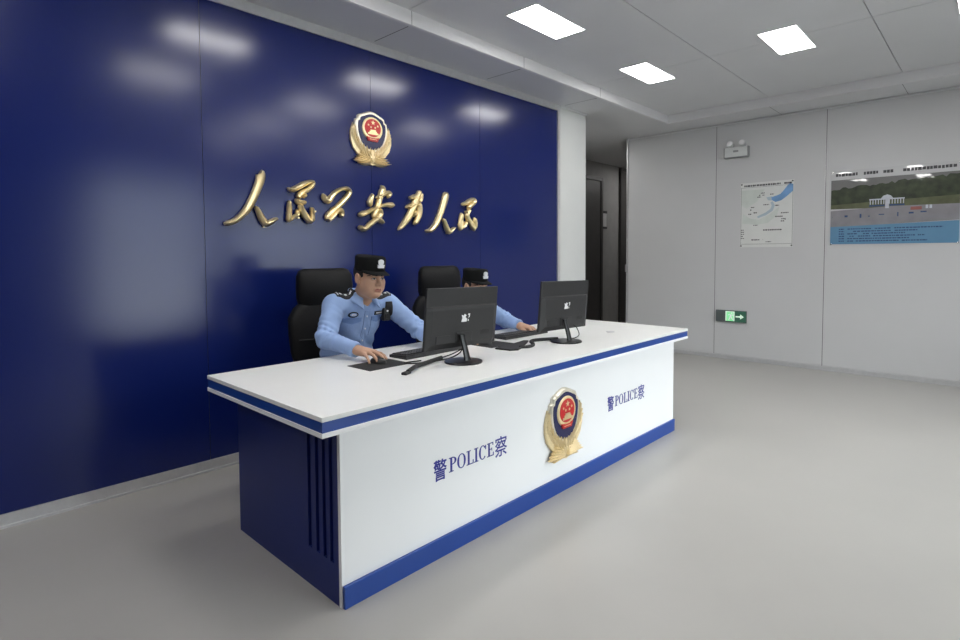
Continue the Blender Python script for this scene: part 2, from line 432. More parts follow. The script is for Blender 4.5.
def badge(root):
    """unit badge: height 1 (z -.5...5), facing -y, back at y=0; returns parts under root"""
    mb = MB(); dome(mb, shield(1.0), 0, -.075, .93); mb.build('shield_rim', M['silver_gold'], root)
    mb = MB(); dome(mb, shield(.87), -.03, -.083, .97); mb.build('shield_field', M['badge_blue'], root)
    mb = MB(); dome(mb, ell(0, .175, .218, .215), -.06, -.105, .93); mb.build('disc_rim', M['gold_pale'], root)
    dm = MB(); dome(dm, ell(0, .19, .178, .170), -.07, -.112, .95); disc = dm.build('disc', M['badge_red'], root)
    mb = MB()
    mb.prism(star(0, .285, .045), -.12, -.10)
    for a, z in ((-.098, .235), (.098, .235), (-.045, .200), (.045, .200)): mb.prism(star(a, z, .023), -.119, -.10)
    mb.build('star', M['gold_pale'], root)
    mb = MB()
    mb.prism([(x * 1.3, z) for x, z in ((-.085, .070), (.085, .070), (.085, .10), (.055, .108), (.062, .128), (.04, .134), (.045, .156), (-.045, .156), (-.04, .134), (-.062, .128), (-.055, .108), (-.085, .10))], -.122, -.10)
    mb.build('gate_relief', M['gold'], root)
    mb = MB()
    mb.prism([(-.12, -.01), (-.05, -.028), (.05, -.028), (.12, -.01), (.135, .025), (.05, .008), (-.05, .008), (-.135, .025)], -.118, -.07)
    mb.prism([(-.10, -.05), (.10, -.05), (.118, -.022), (-.118, -.022)], -.112, -.07)
    mb.build('ribbon', M['badge_red'], root)
    mb = MB()
    mb.prism([(-.075, -.022), (.075, -.022), (.08, -.014), (-.08, -.014)], -.121, -.08)
    mb.prism([(-.05, .01), (.05, .01), (.055, .022), (-.055, .022)], -.121, -.08)
    mb.build('ribbon_bar', M['gold_pale'], root)
    w = MB()
    for sgn in (-1, 1):
        # full side branches that hug the shield, overlapping blades on top of a solid band
        band_o = [(.0, -.43), (.16, -.40), (.29, -.31), (.385, -.20), (.430, -.06), (.432, .06), (.405, .16), (.372, .25)]
        band_i = [(.39, .20), (.365, .08), (.32, -.04), (.25, -.15), (.14, -.235), (0, -.25)]
        pts = [(sgn * x, z) for x, z in band_o + band_i]
        n_ = len(pts)
        w.add([(x, 0, z) for x, z in pts] + [(x, -.055, z) for x, z in pts], [list(range(n_)), list(range(n_, 2 * n_))[::-1]] + [[i, (i + 1) % n_, n_ + (i + 1) % n_, n_ + i] for i in range(n_)])
        for i in range(8):
            a = i / 7; bx = .06 + .36 * math.sin(a * 1.45); bz = -.40 + .46 * a ** 1.3
            leaf(w, (sgn * (bx - .05), bz - .02), (sgn * min(.462 - .085 * max(0, a - .55) / .45, bx + .05), bz + .20 - .05 * a), .046, -.035 - .002 * i, -.092)
            leaf(w, (sgn * (bx - .07), bz + .02), (sgn * min(bx - .035 + .01 * a, .37), bz + .20 - .04 * a), .036, -.035, -.088)
        for i in range(5):                                                # low leaves spreading sideways under the shield
            a = i / 4
            leaf(w, (sgn * .01, -.375 - .018 * i), (sgn * (.26 + .14 * a), -.30 - .13 * a + .03 * (1 - a)), .042, -.03 - .006 * i, -.098 - .004 * i)
        leaf(w, (sgn * .0, -.455), (sgn * .30, -.475), .034, -.03, -.10)
        for i in range(3):
            leaf(w, (sgn * (.03 + .05 * i), -.32), (sgn * (.05 + .075 * i), -.175 + .025 * i), .035, -.05, -.105)
    w.prism([(-.05, -.30), (0, -.185), (.05, -.30), (.07, -.47), (0, -.49), (-.07, -.47)], -.085, 0)
    w.build('wreath', M['gold_pale'], root)

wb_ = thing('police_badge', 'gold and navy shield badge with red disc mounted on the blue wall above the characters', 'badge', (2.533, D - .001, 2.205))
badge(wb_); wb_.scale = (.43, .34, .41)

# ------------------------------------------------------------------ raised gold characters
CALLIG = json.loads('''[[[[1.64,1.843,1.661,1.876],[1.641,1.839,1.666,1.877],[1.635,1.842,1.678,1.871],[1.631,1.845,1.685,1.856],[1.631,1.837,1.685,1.84],[1.63,1.823,1.683,1.821],[1.627,1.808,1.678,1.799],[1.621,1.788,1.669,1.775],[1.612,1.765,1.658,1.751],[1.602,1.741,1.646,1.726],[1.592,1.718,1.635,1.702],[1.581,1.694,1.624,1.677],[1.57,1.673,1.612,1.655],[1.56,1.654,1.601,1.634],[1.551,1.637,1.589,1.615],[1.541,1.622,1.576,1.598],[1.531,1.609,1.562,1.582],[1.52,1.598,1.547,1.569],[1.508,1.585,1.533,1.557],[1.494,1.572,1.517,1.544],[1.481,1.56,1.5,1.532],[1.468,1.551,1.482,1.522],[1.456,1.545,1.465,1.515],[1.443,1.541,1.448,1.511],[1.432,1.538,1.436,1.51],[1.426,1.535,1.427,1.51],[1.423,1.533,1.421,1.513],[1.418,1.53,1.416,1.516]],[[1.614,1.638,1.626,1.645],[1.616,1.628,1.633,1.638],[1.618,1.618,1.64,1.631],[1.621,1.607,1.648,1.621],[1.627,1.593,1.656,1.608],[1.633,1.576,1.665,1.593],[1.64,1.561,1.674,1.579],[1.647,1.546,1.682,1.565],[1.655,1.531,1.689,1.553],[1.668,1.517,1.692,1.55],[1.689,1.512,1.689,1.55],[1.704,1.516,1.694,1.551],[1.716,1.522,1.702,1.554],[1.728,1.529,1.711,1.557],[1.739,1.538,1.722,1.563],[1.747,1.545,1.733,1.568],[1.755,1.552,1.744,1.572],[1.762,1.559,1.754,1.574],[1.77,1.565,1.763,1.577]]],[[[1.84,1.772,1.85,1.785],[1.845,1.765,1.86,1.782],[1.853,1.756,1.867,1.781],[1.869,1.751,1.87,1.782],[1.888,1.754,1.878,1.786],[1.905,1.761,1.891,1.793],[1.921,1.769,1.905,1.8],[1.935,1.776,1.916,1.807],[1.948,1.783,1.928,1.814],[1.96,1.791,1.942,1.822],[1.974,1.799,1.959,1.829],[1.989,1.808,1.976,1.836],[2.001,1.814,1.993,1.841],[2.012,1.818,2.009,1.845],[2.021,1.821,2.023,1.846],[2.022,1.822,2.038,1.843],[2.019,1.824,2.047,1.83],[2.017,1.822,2.046,1.816],[2.013,1.817,2.04,1.802],[2.004,1.808,2.028,1.789],[1.991,1.796,2.013,1.775],[1.979,1.787,1.998,1.762],[1.968,1.782,1.983,1.753],[1.955,1.777,1.97,1.747],[1.941,1.77,1.962,1.742],[1.929,1.76,1.956,1.736],[1.919,1.751,1.95,1.729],[1.912,1.741,1.945,1.723],[1.908,1.731,1.941,1.719],[1.907,1.722,1.936,1.715],[1.907,1.715,1.931,1.709]],[[1.888,1.698,1.902,1.713],[1.893,1.69,1.912,1.709],[1.9,1.681,1.921,1.706],[1.909,1.673,1.928,1.704],[1.922,1.669,1.934,1.702],[1.935,1.667,1.942,1.701],[1.949,1.668,1.948,1.699],[1.962,1.673,1.954,1.699],[1.972,1.679,1.963,1.701],[1.981,1.685,1.973,1.703]],[[1.842,1.693,1.862,1.694],[1.84,1.682,1.863,1.683],[1.839,1.67,1.864,1.672],[1.837,1.657,1.865,1.659],[1.836,1.642,1.866,1.644],[1.835,1.626,1.866,1.627],[1.834,1.61,1.866,1.611],[1.832,1.596,1.865,1.595],[1.83,1.582,1.864,1.581],[1.829,1.571,1.862,1.569],[1.829,1.562,1.859,1.559],[1.831,1.555,1.855,1.552],[1.832,1.547,1.851,1.545]],[[1.855,1.55,1.843,1.563],[1.866,1.557,1.852,1.572],[1.877,1.565,1.861,1.582],[1.886,1.571,1.872,1.591],[1.896,1.576,1.884,1.599],[1.909,1.582,1.894,1.603],[1.922,1.596,1.896,1.604],[1.923,1.613,1.896,1.609],[1.919,1.627,1.895,1.621],[1.915,1.64,1.893,1.635]],[[1.909,1.667,1.942,1.68],[1.914,1.654,1.948,1.668],[1.918,1.641,1.953,1.656],[1.924,1.627,1.959,1.645],[1.931,1.615,1.966,1.635],[1.938,1.603,1.973,1.624],[1.946,1.592,1.981,1.613],[1.954,1.58,1.989,1.602],[1.964,1.567,1.998,1.591],[1.975,1.555,2.005,1.582],[1.987,1.547,2.011,1.576],[1.999,1.543,2.019,1.569],[2.01,1.539,2.027,1.562]],[[2.033,1.552,2.0,1.553],[2.034,1.567,2.002,1.568],[2.035,1.583,2.004,1.583],[2.036,1.599,2.006,1.598],[2.035,1.615,2.006,1.612],[2.034,1.63,2.006,1.627],[2.031,1.644,2.005,1.637],[2.026,1.653,2.005,1.642],[2.019,1.657,2.004,1.645],[2.013,1.66,2.002,1.651]],[[1.962,1.751,1.983,1.744],[1.957,1.741,1.978,1.734],[1.952,1.731,1.972,1.723],[1.946,1.72,1.967,1.713]]],[[[2.1,1.756,2.118,1.763],[2.1,1.744,2.125,1.753],[2.1,1.731,2.132,1.745],[2.105,1.718,2.139,1.739],[2.114,1.706,2.146,1.733],[2.128,1.695,2.153,1.728],[2.151,1.69,2.149,1.728],[2.173,1.702,2.141,1.725],[2.182,1.715,2.146,1.732],[2.189,1.726,2.156,1.745],[2.199,1.74,2.17,1.759],[2.211,1.755,2.185,1.774],[2.224,1.768,2.203,1.789],[2.237,1.778,2.222,1.8],[2.253,1.787,2.242,1.809],[2.268,1.793,2.261,1.816],[2.282,1.797,2.279,1.821],[2.294,1.797,2.296,1.824],[2.302,1.796,2.313,1.823],[2.308,1.793,2.328,1.818],[2.313,1.79,2.34,1.808],[2.314,1.788,2.347,1.795],[2.313,1.785,2.347,1.78],[2.308,1.778,2.342,1.766],[2.3,1.769,2.334,1.752],[2.291,1.759,2.323,1.738],[2.279,1.746,2.31,1.724],[2.265,1.733,2.295,1.71],[2.249,1.717,2.279,1.694],[2.232,1.701,2.26,1.677],[2.215,1.686,2.242,1.661],[2.197,1.673,2.223,1.647],[2.179,1.66,2.206,1.633],[2.163,1.648,2.191,1.622],[2.151,1.636,2.18,1.612],[2.14,1.625,2.171,1.604],[2.13,1.61,2.166,1.598],[2.125,1.595,2.163,1.591],[2.124,1.581,2.162,1.58],[2.123,1.568,2.16,1.568]],[[2.151,1.556,2.132,1.58],[2.162,1.563,2.144,1.587],[2.175,1.57,2.154,1.594],[2.188,1.581,2.165,1.601],[2.202,1.596,2.177,1.613],[2.216,1.612,2.192,1.629],[2.227,1.624,2.207,1.642],[2.239,1.632,2.223,1.653],[2.25,1.637,2.24,1.661],[2.25,1.638,2.26,1.664],[2.246,1.639,2.275,1.652],[2.247,1.633,2.279,1.638],[2.247,1.625,2.279,1.623],[2.245,1.619,2.274,1.611],[2.241,1.611,2.267,1.6],[2.236,1.601,2.26,1.591]]],[[[2.61,1.86,2.619,1.865],[2.611,1.848,2.632,1.86],[2.611,1.837,2.646,1.853],[2.609,1.831,2.656,1.84],[2.606,1.829,2.657,1.824],[2.603,1.823,2.652,1.812],[2.598,1.812,2.647,1.803],[2.595,1.8,2.642,1.792],[2.591,1.787,2.636,1.779],[2.587,1.771,2.628,1.763],[2.58,1.751,2.621,1.744],[2.571,1.729,2.612,1.721],[2.562,1.708,2.603,1.699],[2.551,1.686,2.593,1.676],[2.54,1.664,2.584,1.653],[2.531,1.645,2.575,1.634],[2.527,1.629,2.568,1.622],[2.526,1.618,2.563,1.612],[2.525,1.607,2.557,1.602]],[[2.525,1.794,2.542,1.791],[2.517,1.782,2.541,1.777],[2.508,1.769,2.539,1.764],[2.501,1.756,2.537,1.75],[2.495,1.743,2.533,1.736],[2.49,1.728,2.529,1.723],[2.488,1.713,2.527,1.715],[2.493,1.701,2.525,1.711],[2.501,1.694,2.524,1.705],[2.508,1.689,2.524,1.697]],[[2.566,1.752,2.557,1.768],[2.585,1.758,2.575,1.778],[2.606,1.763,2.592,1.788],[2.626,1.77,2.609,1.797],[2.645,1.78,2.625,1.806],[2.66,1.79,2.643,1.816],[2.67,1.795,2.663,1.823],[2.676,1.795,2.684,1.825],[2.681,1.794,2.703,1.82],[2.679,1.798,2.717,1.805],[2.679,1.797,2.71,1.787],[2.672,1.786,2.698,1.774],[2.665,1.773,2.686,1.763]],[[2.403,1.612,2.399,1.632],[2.413,1.611,2.407,1.637],[2.425,1.61,2.416,1.643],[2.439,1.611,2.426,1.648],[2.456,1.618,2.441,1.653],[2.475,1.627,2.461,1.658],[2.495,1.637,2.48,1.664],[2.515,1.647,2.5,1.671],[2.535,1.657,2.521,1.68],[2.555,1.667,2.543,1.689],[2.577,1.675,2.566,1.698],[2.599,1.683,2.59,1.706],[2.62,1.689,2.612,1.713],[2.637,1.693,2.63,1.719],[2.652,1.696,2.647,1.724],[2.666,1.697,2.664,1.728],[2.68,1.696,2.681,1.731],[2.694,1.694,2.698,1.733],[2.706,1.693,2.713,1.734],[2.715,1.695,2.724,1.731],[2.722,1.698,2.731,1.726],[2.731,1.7,2.738,1.721]],[[2.579,1.676,2.614,1.685],[2.582,1.663,2.619,1.673],[2.585,1.651,2.624,1.658],[2.585,1.643,2.626,1.642],[2.582,1.636,2.622,1.625],[2.576,1.629,2.614,1.611],[2.569,1.622,2.603,1.598],[2.561,1.616,2.589,1.587],[2.549,1.608,2.574,1.579],[2.535,1.599,2.56,1.571],[2.519,1.588,2.545,1.562],[2.503,1.577,2.529,1.55],[2.486,1.565,2.514,1.54],[2.47,1.553,2.498,1.528],[2.456,1.541,2.48,1.514],[2.448,1.537,2.459,1.504],[2.445,1.537,2.434,1.504],[2.437,1.54,2.417,1.51],[2.429,1.543,2.405,1.518],[2.425,1.544,2.398,1.526],[2.421,1.545,2.397,1.535],[2.416,1.548,2.397,1.541]],[[2.529,1.612,2.548,1.634],[2.54,1.604,2.562,1.628],[2.552,1.596,2.575,1.622],[2.565,1.588,2.587,1.616],[2.58,1.582,2.6,1.61],[2.593,1.577,2.614,1.603],[2.602,1.574,2.626,1.594],[2.607,1.572,2.633,1.582],[2.612,1.566,2.633,1.572],[2.618,1.56,2.633,1.564]]],[[[2.984,1.852,3.017,1.855],[2.981,1.842,3.021,1.846],[2.977,1.834,3.024,1.835],[2.974,1.829,3.022,1.819],[2.967,1.821,3.014,1.804],[2.956,1.808,3.004,1.79],[2.944,1.792,2.997,1.778],[2.936,1.774,2.991,1.764],[2.929,1.757,2.984,1.747],[2.921,1.74,2.975,1.728],[2.91,1.719,2.963,1.705],[2.898,1.696,2.949,1.681],[2.884,1.674,2.935,1.657],[2.871,1.654,2.921,1.636],[2.857,1.635,2.906,1.615],[2.843,1.617,2.89,1.595],[2.829,1.6,2.872,1.577],[2.815,1.582,2.854,1.56],[2.802,1.566,2.836,1.545],[2.791,1.552,2.819,1.533],[2.781,1.538,2.802,1.524],[2.771,1.525,2.785,1.515]],[[2.887,1.776,2.889,1.795],[2.897,1.774,2.9,1.797],[2.91,1.772,2.909,1.8],[2.928,1.773,2.916,1.802],[2.945,1.78,2.926,1.807],[2.961,1.788,2.94,1.814],[2.975,1.796,2.955,1.822]],[[2.859,1.695,2.85,1.712],[2.875,1.699,2.863,1.72],[2.891,1.702,2.877,1.728],[2.908,1.706,2.892,1.735],[2.926,1.713,2.909,1.743],[2.944,1.719,2.928,1.751],[2.958,1.724,2.948,1.757],[2.97,1.726,2.967,1.76],[2.982,1.728,2.983,1.761],[2.997,1.729,2.997,1.761]],[[2.976,1.75,3.018,1.757],[2.978,1.734,3.021,1.74],[2.979,1.717,3.025,1.723],[2.979,1.702,3.027,1.705],[2.978,1.687,3.026,1.687],[2.976,1.671,3.024,1.668],[2.973,1.657,3.019,1.65],[2.967,1.644,3.012,1.633],[2.96,1.631,3.004,1.618],[2.952,1.618,2.995,1.604],[2.944,1.604,2.983,1.589],[2.936,1.589,2.97,1.575],[2.928,1.574,2.957,1.562]],[[3.0,1.836,3.031,1.839],[3.0,1.819,3.033,1.822],[2.999,1.802,3.034,1.805],[2.997,1.789,3.033,1.787],[2.994,1.778,3.027,1.771],[2.988,1.767,3.019,1.759],[2.982,1.756,3.012,1.748]],[[2.945,1.69,2.971,1.687],[2.939,1.672,2.965,1.668],[2.934,1.653,2.96,1.65],[2.928,1.634,2.954,1.631]]],[[[3.269,1.851,3.296,1.867],[3.272,1.841,3.309,1.862],[3.272,1.835,3.324,1.854],[3.27,1.83,3.333,1.835],[3.266,1.817,3.33,1.813],[3.26,1.798,3.322,1.79],[3.252,1.776,3.312,1.766],[3.242,1.752,3.301,1.742],[3.232,1.727,3.288,1.716],[3.221,1.703,3.275,1.691],[3.21,1.68,3.264,1.669],[3.2,1.659,3.253,1.647],[3.188,1.639,3.241,1.624],[3.175,1.616,3.227,1.601],[3.162,1.595,3.211,1.577],[3.148,1.577,3.193,1.556],[3.134,1.563,3.173,1.537],[3.12,1.551,3.151,1.523],[3.108,1.543,3.127,1.512],[3.097,1.538,3.101,1.509],[3.082,1.535,3.08,1.513],[3.063,1.531,3.063,1.516]],[[3.257,1.632,3.277,1.639],[3.26,1.621,3.285,1.63],[3.263,1.61,3.294,1.62],[3.268,1.597,3.303,1.608],[3.273,1.579,3.314,1.59],[3.281,1.557,3.326,1.571],[3.289,1.539,3.336,1.555],[3.298,1.524,3.344,1.543],[3.312,1.51,3.348,1.536],[3.342,1.502,3.338,1.536],[3.368,1.514,3.342,1.537],[3.386,1.529,3.358,1.547],[3.397,1.541,3.374,1.557],[3.404,1.549,3.385,1.562],[3.407,1.555,3.393,1.564],[3.41,1.561,3.401,1.567]]],[[[3.494,1.759,3.49,1.781],[3.512,1.76,3.508,1.785],[3.532,1.76,3.524,1.79],[3.555,1.765,3.536,1.794],[3.578,1.775,3.55,1.802],[3.597,1.786,3.568,1.813],[3.613,1.794,3.587,1.823],[3.627,1.801,3.607,1.83],[3.639,1.806,3.627,1.837],[3.639,1.807,3.652,1.838],[3.635,1.807,3.674,1.829],[3.635,1.806,3.684,1.813],[3.634,1.806,3.681,1.793],[3.626,1.8,3.663,1.776],[3.607,1.788,3.642,1.762],[3.588,1.775,3.624,1.75],[3.574,1.763,3.611,1.741],[3.564,1.752,3.598,1.733],[3.554,1.741,3.585,1.724]],[[3.476,1.695,3.507,1.695],[3.472,1.675,3.507,1.675],[3.467,1.656,3.508,1.656],[3.463,1.635,3.508,1.635],[3.458,1.612,3.508,1.612],[3.454,1.589,3.507,1.588],[3.452,1.569,3.505,1.568],[3.454,1.555,3.501,1.555],[3.458,1.545,3.495,1.545],[3.463,1.535,3.489,1.535]],[[3.496,1.543,3.472,1.561],[3.513,1.554,3.488,1.572],[3.531,1.565,3.502,1.583],[3.547,1.578,3.512,1.592],[3.555,1.593,3.518,1.6],[3.558,1.607,3.523,1.611],[3.56,1.619,3.529,1.623]],[[3.581,1.738,3.613,1.727],[3.571,1.727,3.603,1.715],[3.56,1.715,3.594,1.703],[3.55,1.702,3.588,1.693],[3.543,1.69,3.583,1.683],[3.537,1.676,3.581,1.675],[3.537,1.659,3.581,1.668],[3.546,1.642,3.588,1.659],[3.56,1.627,3.6,1.646],[3.572,1.613,3.613,1.633],[3.582,1.599,3.627,1.62],[3.593,1.585,3.642,1.607],[3.603,1.572,3.655,1.592],[3.614,1.56,3.663,1.575],[3.627,1.547,3.667,1.559],[3.64,1.533,3.671,1.542]],[[3.675,1.548,3.636,1.549],[3.679,1.568,3.638,1.57],[3.682,1.589,3.641,1.589],[3.682,1.61,3.642,1.607],[3.677,1.629,3.642,1.624],[3.669,1.646,3.64,1.641],[3.662,1.663,3.639,1.659]],[[3.522,1.708,3.539,1.717],[3.531,1.698,3.55,1.708],[3.539,1.688,3.561,1.699],[3.547,1.678,3.572,1.691]]]]''')
CH_L = ['first and largest gold brush character, at the left end of the wall slogan',
        'second gold brush character of the wall slogan, just right of the largest one',
        'third gold brush character of the slogan, a looped shape left of the badge',
        'fourth gold brush character of the slogan, a crossed shape directly below the badge',
        'fifth gold brush character of the wall slogan, slanting, right of the one below the badge',
        'sixth gold brush character of the slogan, second from its right end',
        'seventh gold brush character of the wall slogan, the small one at its right end']
for ci, strokes in enumerate(CALLIG):
    mb = MB(); xs_ = [v for st in strokes for q in st for v in (q[0], q[2])]; zs_ = [v for st in strokes for q in st for v in (q[1], q[3])]
    ox, oz = (min(xs_) + max(xs_)) / 2, (min(zs_) + max(zs_)) / 2
    for si, st in enumerate(strokes):
        rings_ = []
        base = -.010 - .0015 * si; hgt = .034
        st = [list(q) for q in st]
        # rounded ends
        def shrink(q, f):
            cx, cz = (q[0] + q[2]) / 2, (q[1] + q[3]) / 2
            return [cx + (q[0] - cx) * f, cz + (q[1] - cz) * f, cx + (q[2] - cx) * f, cz + (q[3] - cz) * f]
        st = [shrink(q, 1.14) for q in st]
        st = [shrink(st[0], .55)] + st[1:-1] + [shrink(st[-1], .55)]
        for k, (a, b, c_, d_) in enumerate(st):
            r = []
            e = .35 if k in (0, len(st) - 1) else 1
            for u, h in ((0, 0), (.04, .45), (.26, .82), (.5, 1), (.74, .82), (.96, .45), (1, 0)):
                r.append((a + (c_ - a) * u - ox, base - hgt * h * e, b + (d_ - b) * u - oz))
            rings_.append(r)
        mb.rings(rings_, smooth=True)
        mb.box(st[len(st) // 2][0] - ox + .004, st[len(st) // 2][0] - ox + .016, base - .004, .0, st[len(st) // 2][1] - oz - .006, st[len(st) // 2][1] - oz + .006)
    o = mb.build('wall_character', M['gold'], None, (ox, D, oz))
    tag(o, CH_L[ci], 'character', 'gold brush characters on the blue wall')

# ------------------------------------------------------------------ reception desk
T = 1.0005, 4.0803, 1.698, 2.715      # counter x0 x1 y0 y1
B = 1.1088, 3.972, 1.760, 2.642       # carcass
H = .76
desk = thing('reception_desk', 'long white and blue reception desk with shield badge on its front', 'desk', ((T[0] + T[1]) / 2, (T[2] + T[3]) / 2, 0))
dx, dy = desk.location.x, desk.location.y
OFF = Matrix.Translation((-dx, -dy, 0))
def dbox(x0, x1, y0, y1, z0, z1, bev=0.0): return MB().box(x0, x1, y0, y1, z0, z1, bev=bev, M=OFF)
ctop = MB()
ctop.box(T[0], T[1], T[2], T[3], .742, H, bev=.002, M=OFF)
# round cable grommet hole is covered by a cap, built below
ctop.build('counter_top', M['counter'], desk)
dbox(T[0] + .003, T[1] - .003, T[2] + .003, T[3] - .003, .703, .742).build('counter_band', M['desk_blue'], desk)
dbox(T[0], T[1], T[2], T[3], .685, .703, .0015).build('counter_lower_slab', M['desk_white'], desk)
fp = MB().box(B[0], B[1], B[2], B[2] + .018, 0.0, .685, M=OFF)
fp.build('front_panel', M['desk_white'], desk)
dbox(B[0] + .004, B[1] + .001, B[2] - .014, B[2] - .0005, 0, .086, .001).build('kick_plate', M['desk_blue'], desk)
def side_panel(xo, sg):
    mb = MB(); x0, x1 = (xo, xo + .02) if sg < 0 else (xo - .02, xo)
    y0, y1 = B[2] + .018, B[3]
    gy = [1.812, 1.861, 1.912, 1.972]; w = .026
    f = [y0] + [v for q in gy for v in (q, q + w)] + [y1]
    for i in range(0, len(f), 2): mb.box(x0, x1, f[i], f[i + 1], .155, .685, M=OFF)
    mb.box(x0, x1, y0, y1, 0, .155, M=OFF)
    xi0, xi1 = (x0 + .012, x1) if sg < 0 else (x0, x1 - .012)
    for q in gy: mb.box(xi0, xi1, q, q + w, .155, .685, M=OFF)
    mb.build('side_panel', M['desk_navy'], desk)
side_panel(B[0] + .001, -1); side_panel(B[1] - .001, 1)
mb = MB().box(B[0] + .03, B[1] - .03, B[2] + .30, B[2] + .318, .05, .685, M=OFF)
for x in (2.06, 3.02): mb.box(x - .009, x + .009, B[2] + .018, B[2] + .30, .0, .685, M=OFF)
mb.build('modesty_board', M['desk_white'], desk)
MB().lathe([(.030, H), (.030, H + .003), (.026, H + .0045), (.0, H + .0045)], 20, M=OFF @ Matrix.Translation((3.53, 2.035, 0))).build('cable_grommet', M['alu'], desk)

db = link(bpy.data.objects.new('badge', None), desk); db.location = (2.535 - dx, B[2] - .0005 - dy, .382); db.scale = (.405, .30, .40)
badge(db)

def text_mesh(body, size, bold=0.0):
    cu = bpy.data.curves.new('t', 'FONT'); cu.body = body; cu.size = size; cu.extrude = .0012; cu.offset = bold; cu.resolution_u = 3
    cu.align_x = 'LEFT'
    o = bpy.data.objects.new('t', cu); COL.objects.link(o)
    dg = bpy.context.evaluated_depsgraph_get(); ev = o.evaluated_get(dg); me = ev.to_mesh()
    vs = [v.co.copy() for v in me.vertices]; fs = [list(p.vertices) for p in me.polygons]
    ev.to_mesh_clear(); bpy.data.objects.remove(o); bpy.data.curves.remove(cu)
    return vs, fs
def glyph(mb, body, x0, x1, z0, z1, bold=0.0, my=0.0):
    vs, fs = text_mesh(body, 1.0, bold)
    ax, bx = min(v.x for v in vs), max(v.x for v in vs); az, bz = min(v.y for v in vs), max(v.y for v in vs)
    out_ = [(x0 + (v.x - ax) / (bx - ax) * (x1 - x0), my - (.0012 if v.z > 0 else 0), z0 + (v.y - az) / (bz - az) * (z1 - z0)) for v in vs]
    mb.add(out_, fs)
def serif(mb, ch, x0, w, z0, h, st, th, y=-.0012):
    """roman capital with thick stems and thin hairlines"""
    def rect(a, b, c_, d_): mb.prism([(x0 + a, z0 + c_), (x0 + b, z0 + c_), (x0 + b, z0 + d_), (x0 + a, z0 + d_)], y, 0)
    def arc(cx, cz, rx, rz, a0, a1, t_out, t_in, n=18):
        P = []
        for k in range(n + 1):
            a = a0 + (a1 - a0) * k / n; P.append((cx + rx * math.cos(a), cz + rz * math.sin(a)))
        Q = []
        for k in range(n + 1):
            a = a0 + (a1 - a0) * k / n; f = abs(math.cos(a)); t = th + (st - th) * f
            Q.append((cx + (rx - t) * math.cos(a), cz + (rz - th - (0) ) * math.sin(a)))
        for k in range(n):
            mb.prism([(x0 + p[0], z0 + p[1]) for p in (P[k], P[k + 1], Q[k + 1], Q[k])], y, 0)
    s = st * .7
    if ch in 'PLIE':
        a = s
        rect(a, a + st, 0, h); rect(0, a + st + s, 0, th); rect(0, a + st + s, h - th, h)
    if ch == 'P':
        arc(a + st, h * .74, w - a - st, h * .26, -PI / 2, PI / 2, st, th)
    if ch == 'L':
        rect(a, w, 0, th); rect(w - th * 1.3, w, 0, h * .28)
    if ch == 'E':
        rect(a, w, 0, th); rect(w - th * 1.3, w, 0, h * .26); rect(a, w - th, h - th, h); rect(w - th * 2, w - th * .8, h * .78, h)
        rect(a, w * .72, h * .49, h * .49 + th); rect(w * .68, w * .75, h * .39, h * .62)
    if ch == 'O': arc(w / 2, h / 2, w / 2, h * .515, 0, 2 * PI, st, th, 28)
    if ch == 'C':
        arc(w / 2, h / 2, w / 2, h * .515, PI * .22, PI * 1.78, st, th, 24)
        rect(w * .86, w * .86 + th * 1.3, h * .66, h * .98)
def lettering(x0):
    mb = MB()
    glyph(mb, '\u8b66', x0, x0 + .078, -.048, .046, .012)
    xx = x0 + .092
    for ch, w, gp in (('P', .046, .005), ('O', .054, .006), ('L', .046, .004), ('I', .027, .006), ('C', .050, .006), ('E', .047, .010)):
        serif(mb, ch, xx, w, -.030, .066, .0115, .0042); xx += w + gp
    glyph(mb, '\u5bdf', xx, xx + .088, -.050, .050, .004)
    o = mb.build('lettering', M['lettering'], desk)
    o.location = (-dx, B[2] - .0003 - dy, .385)
lettering(1.570); lettering(3.020)

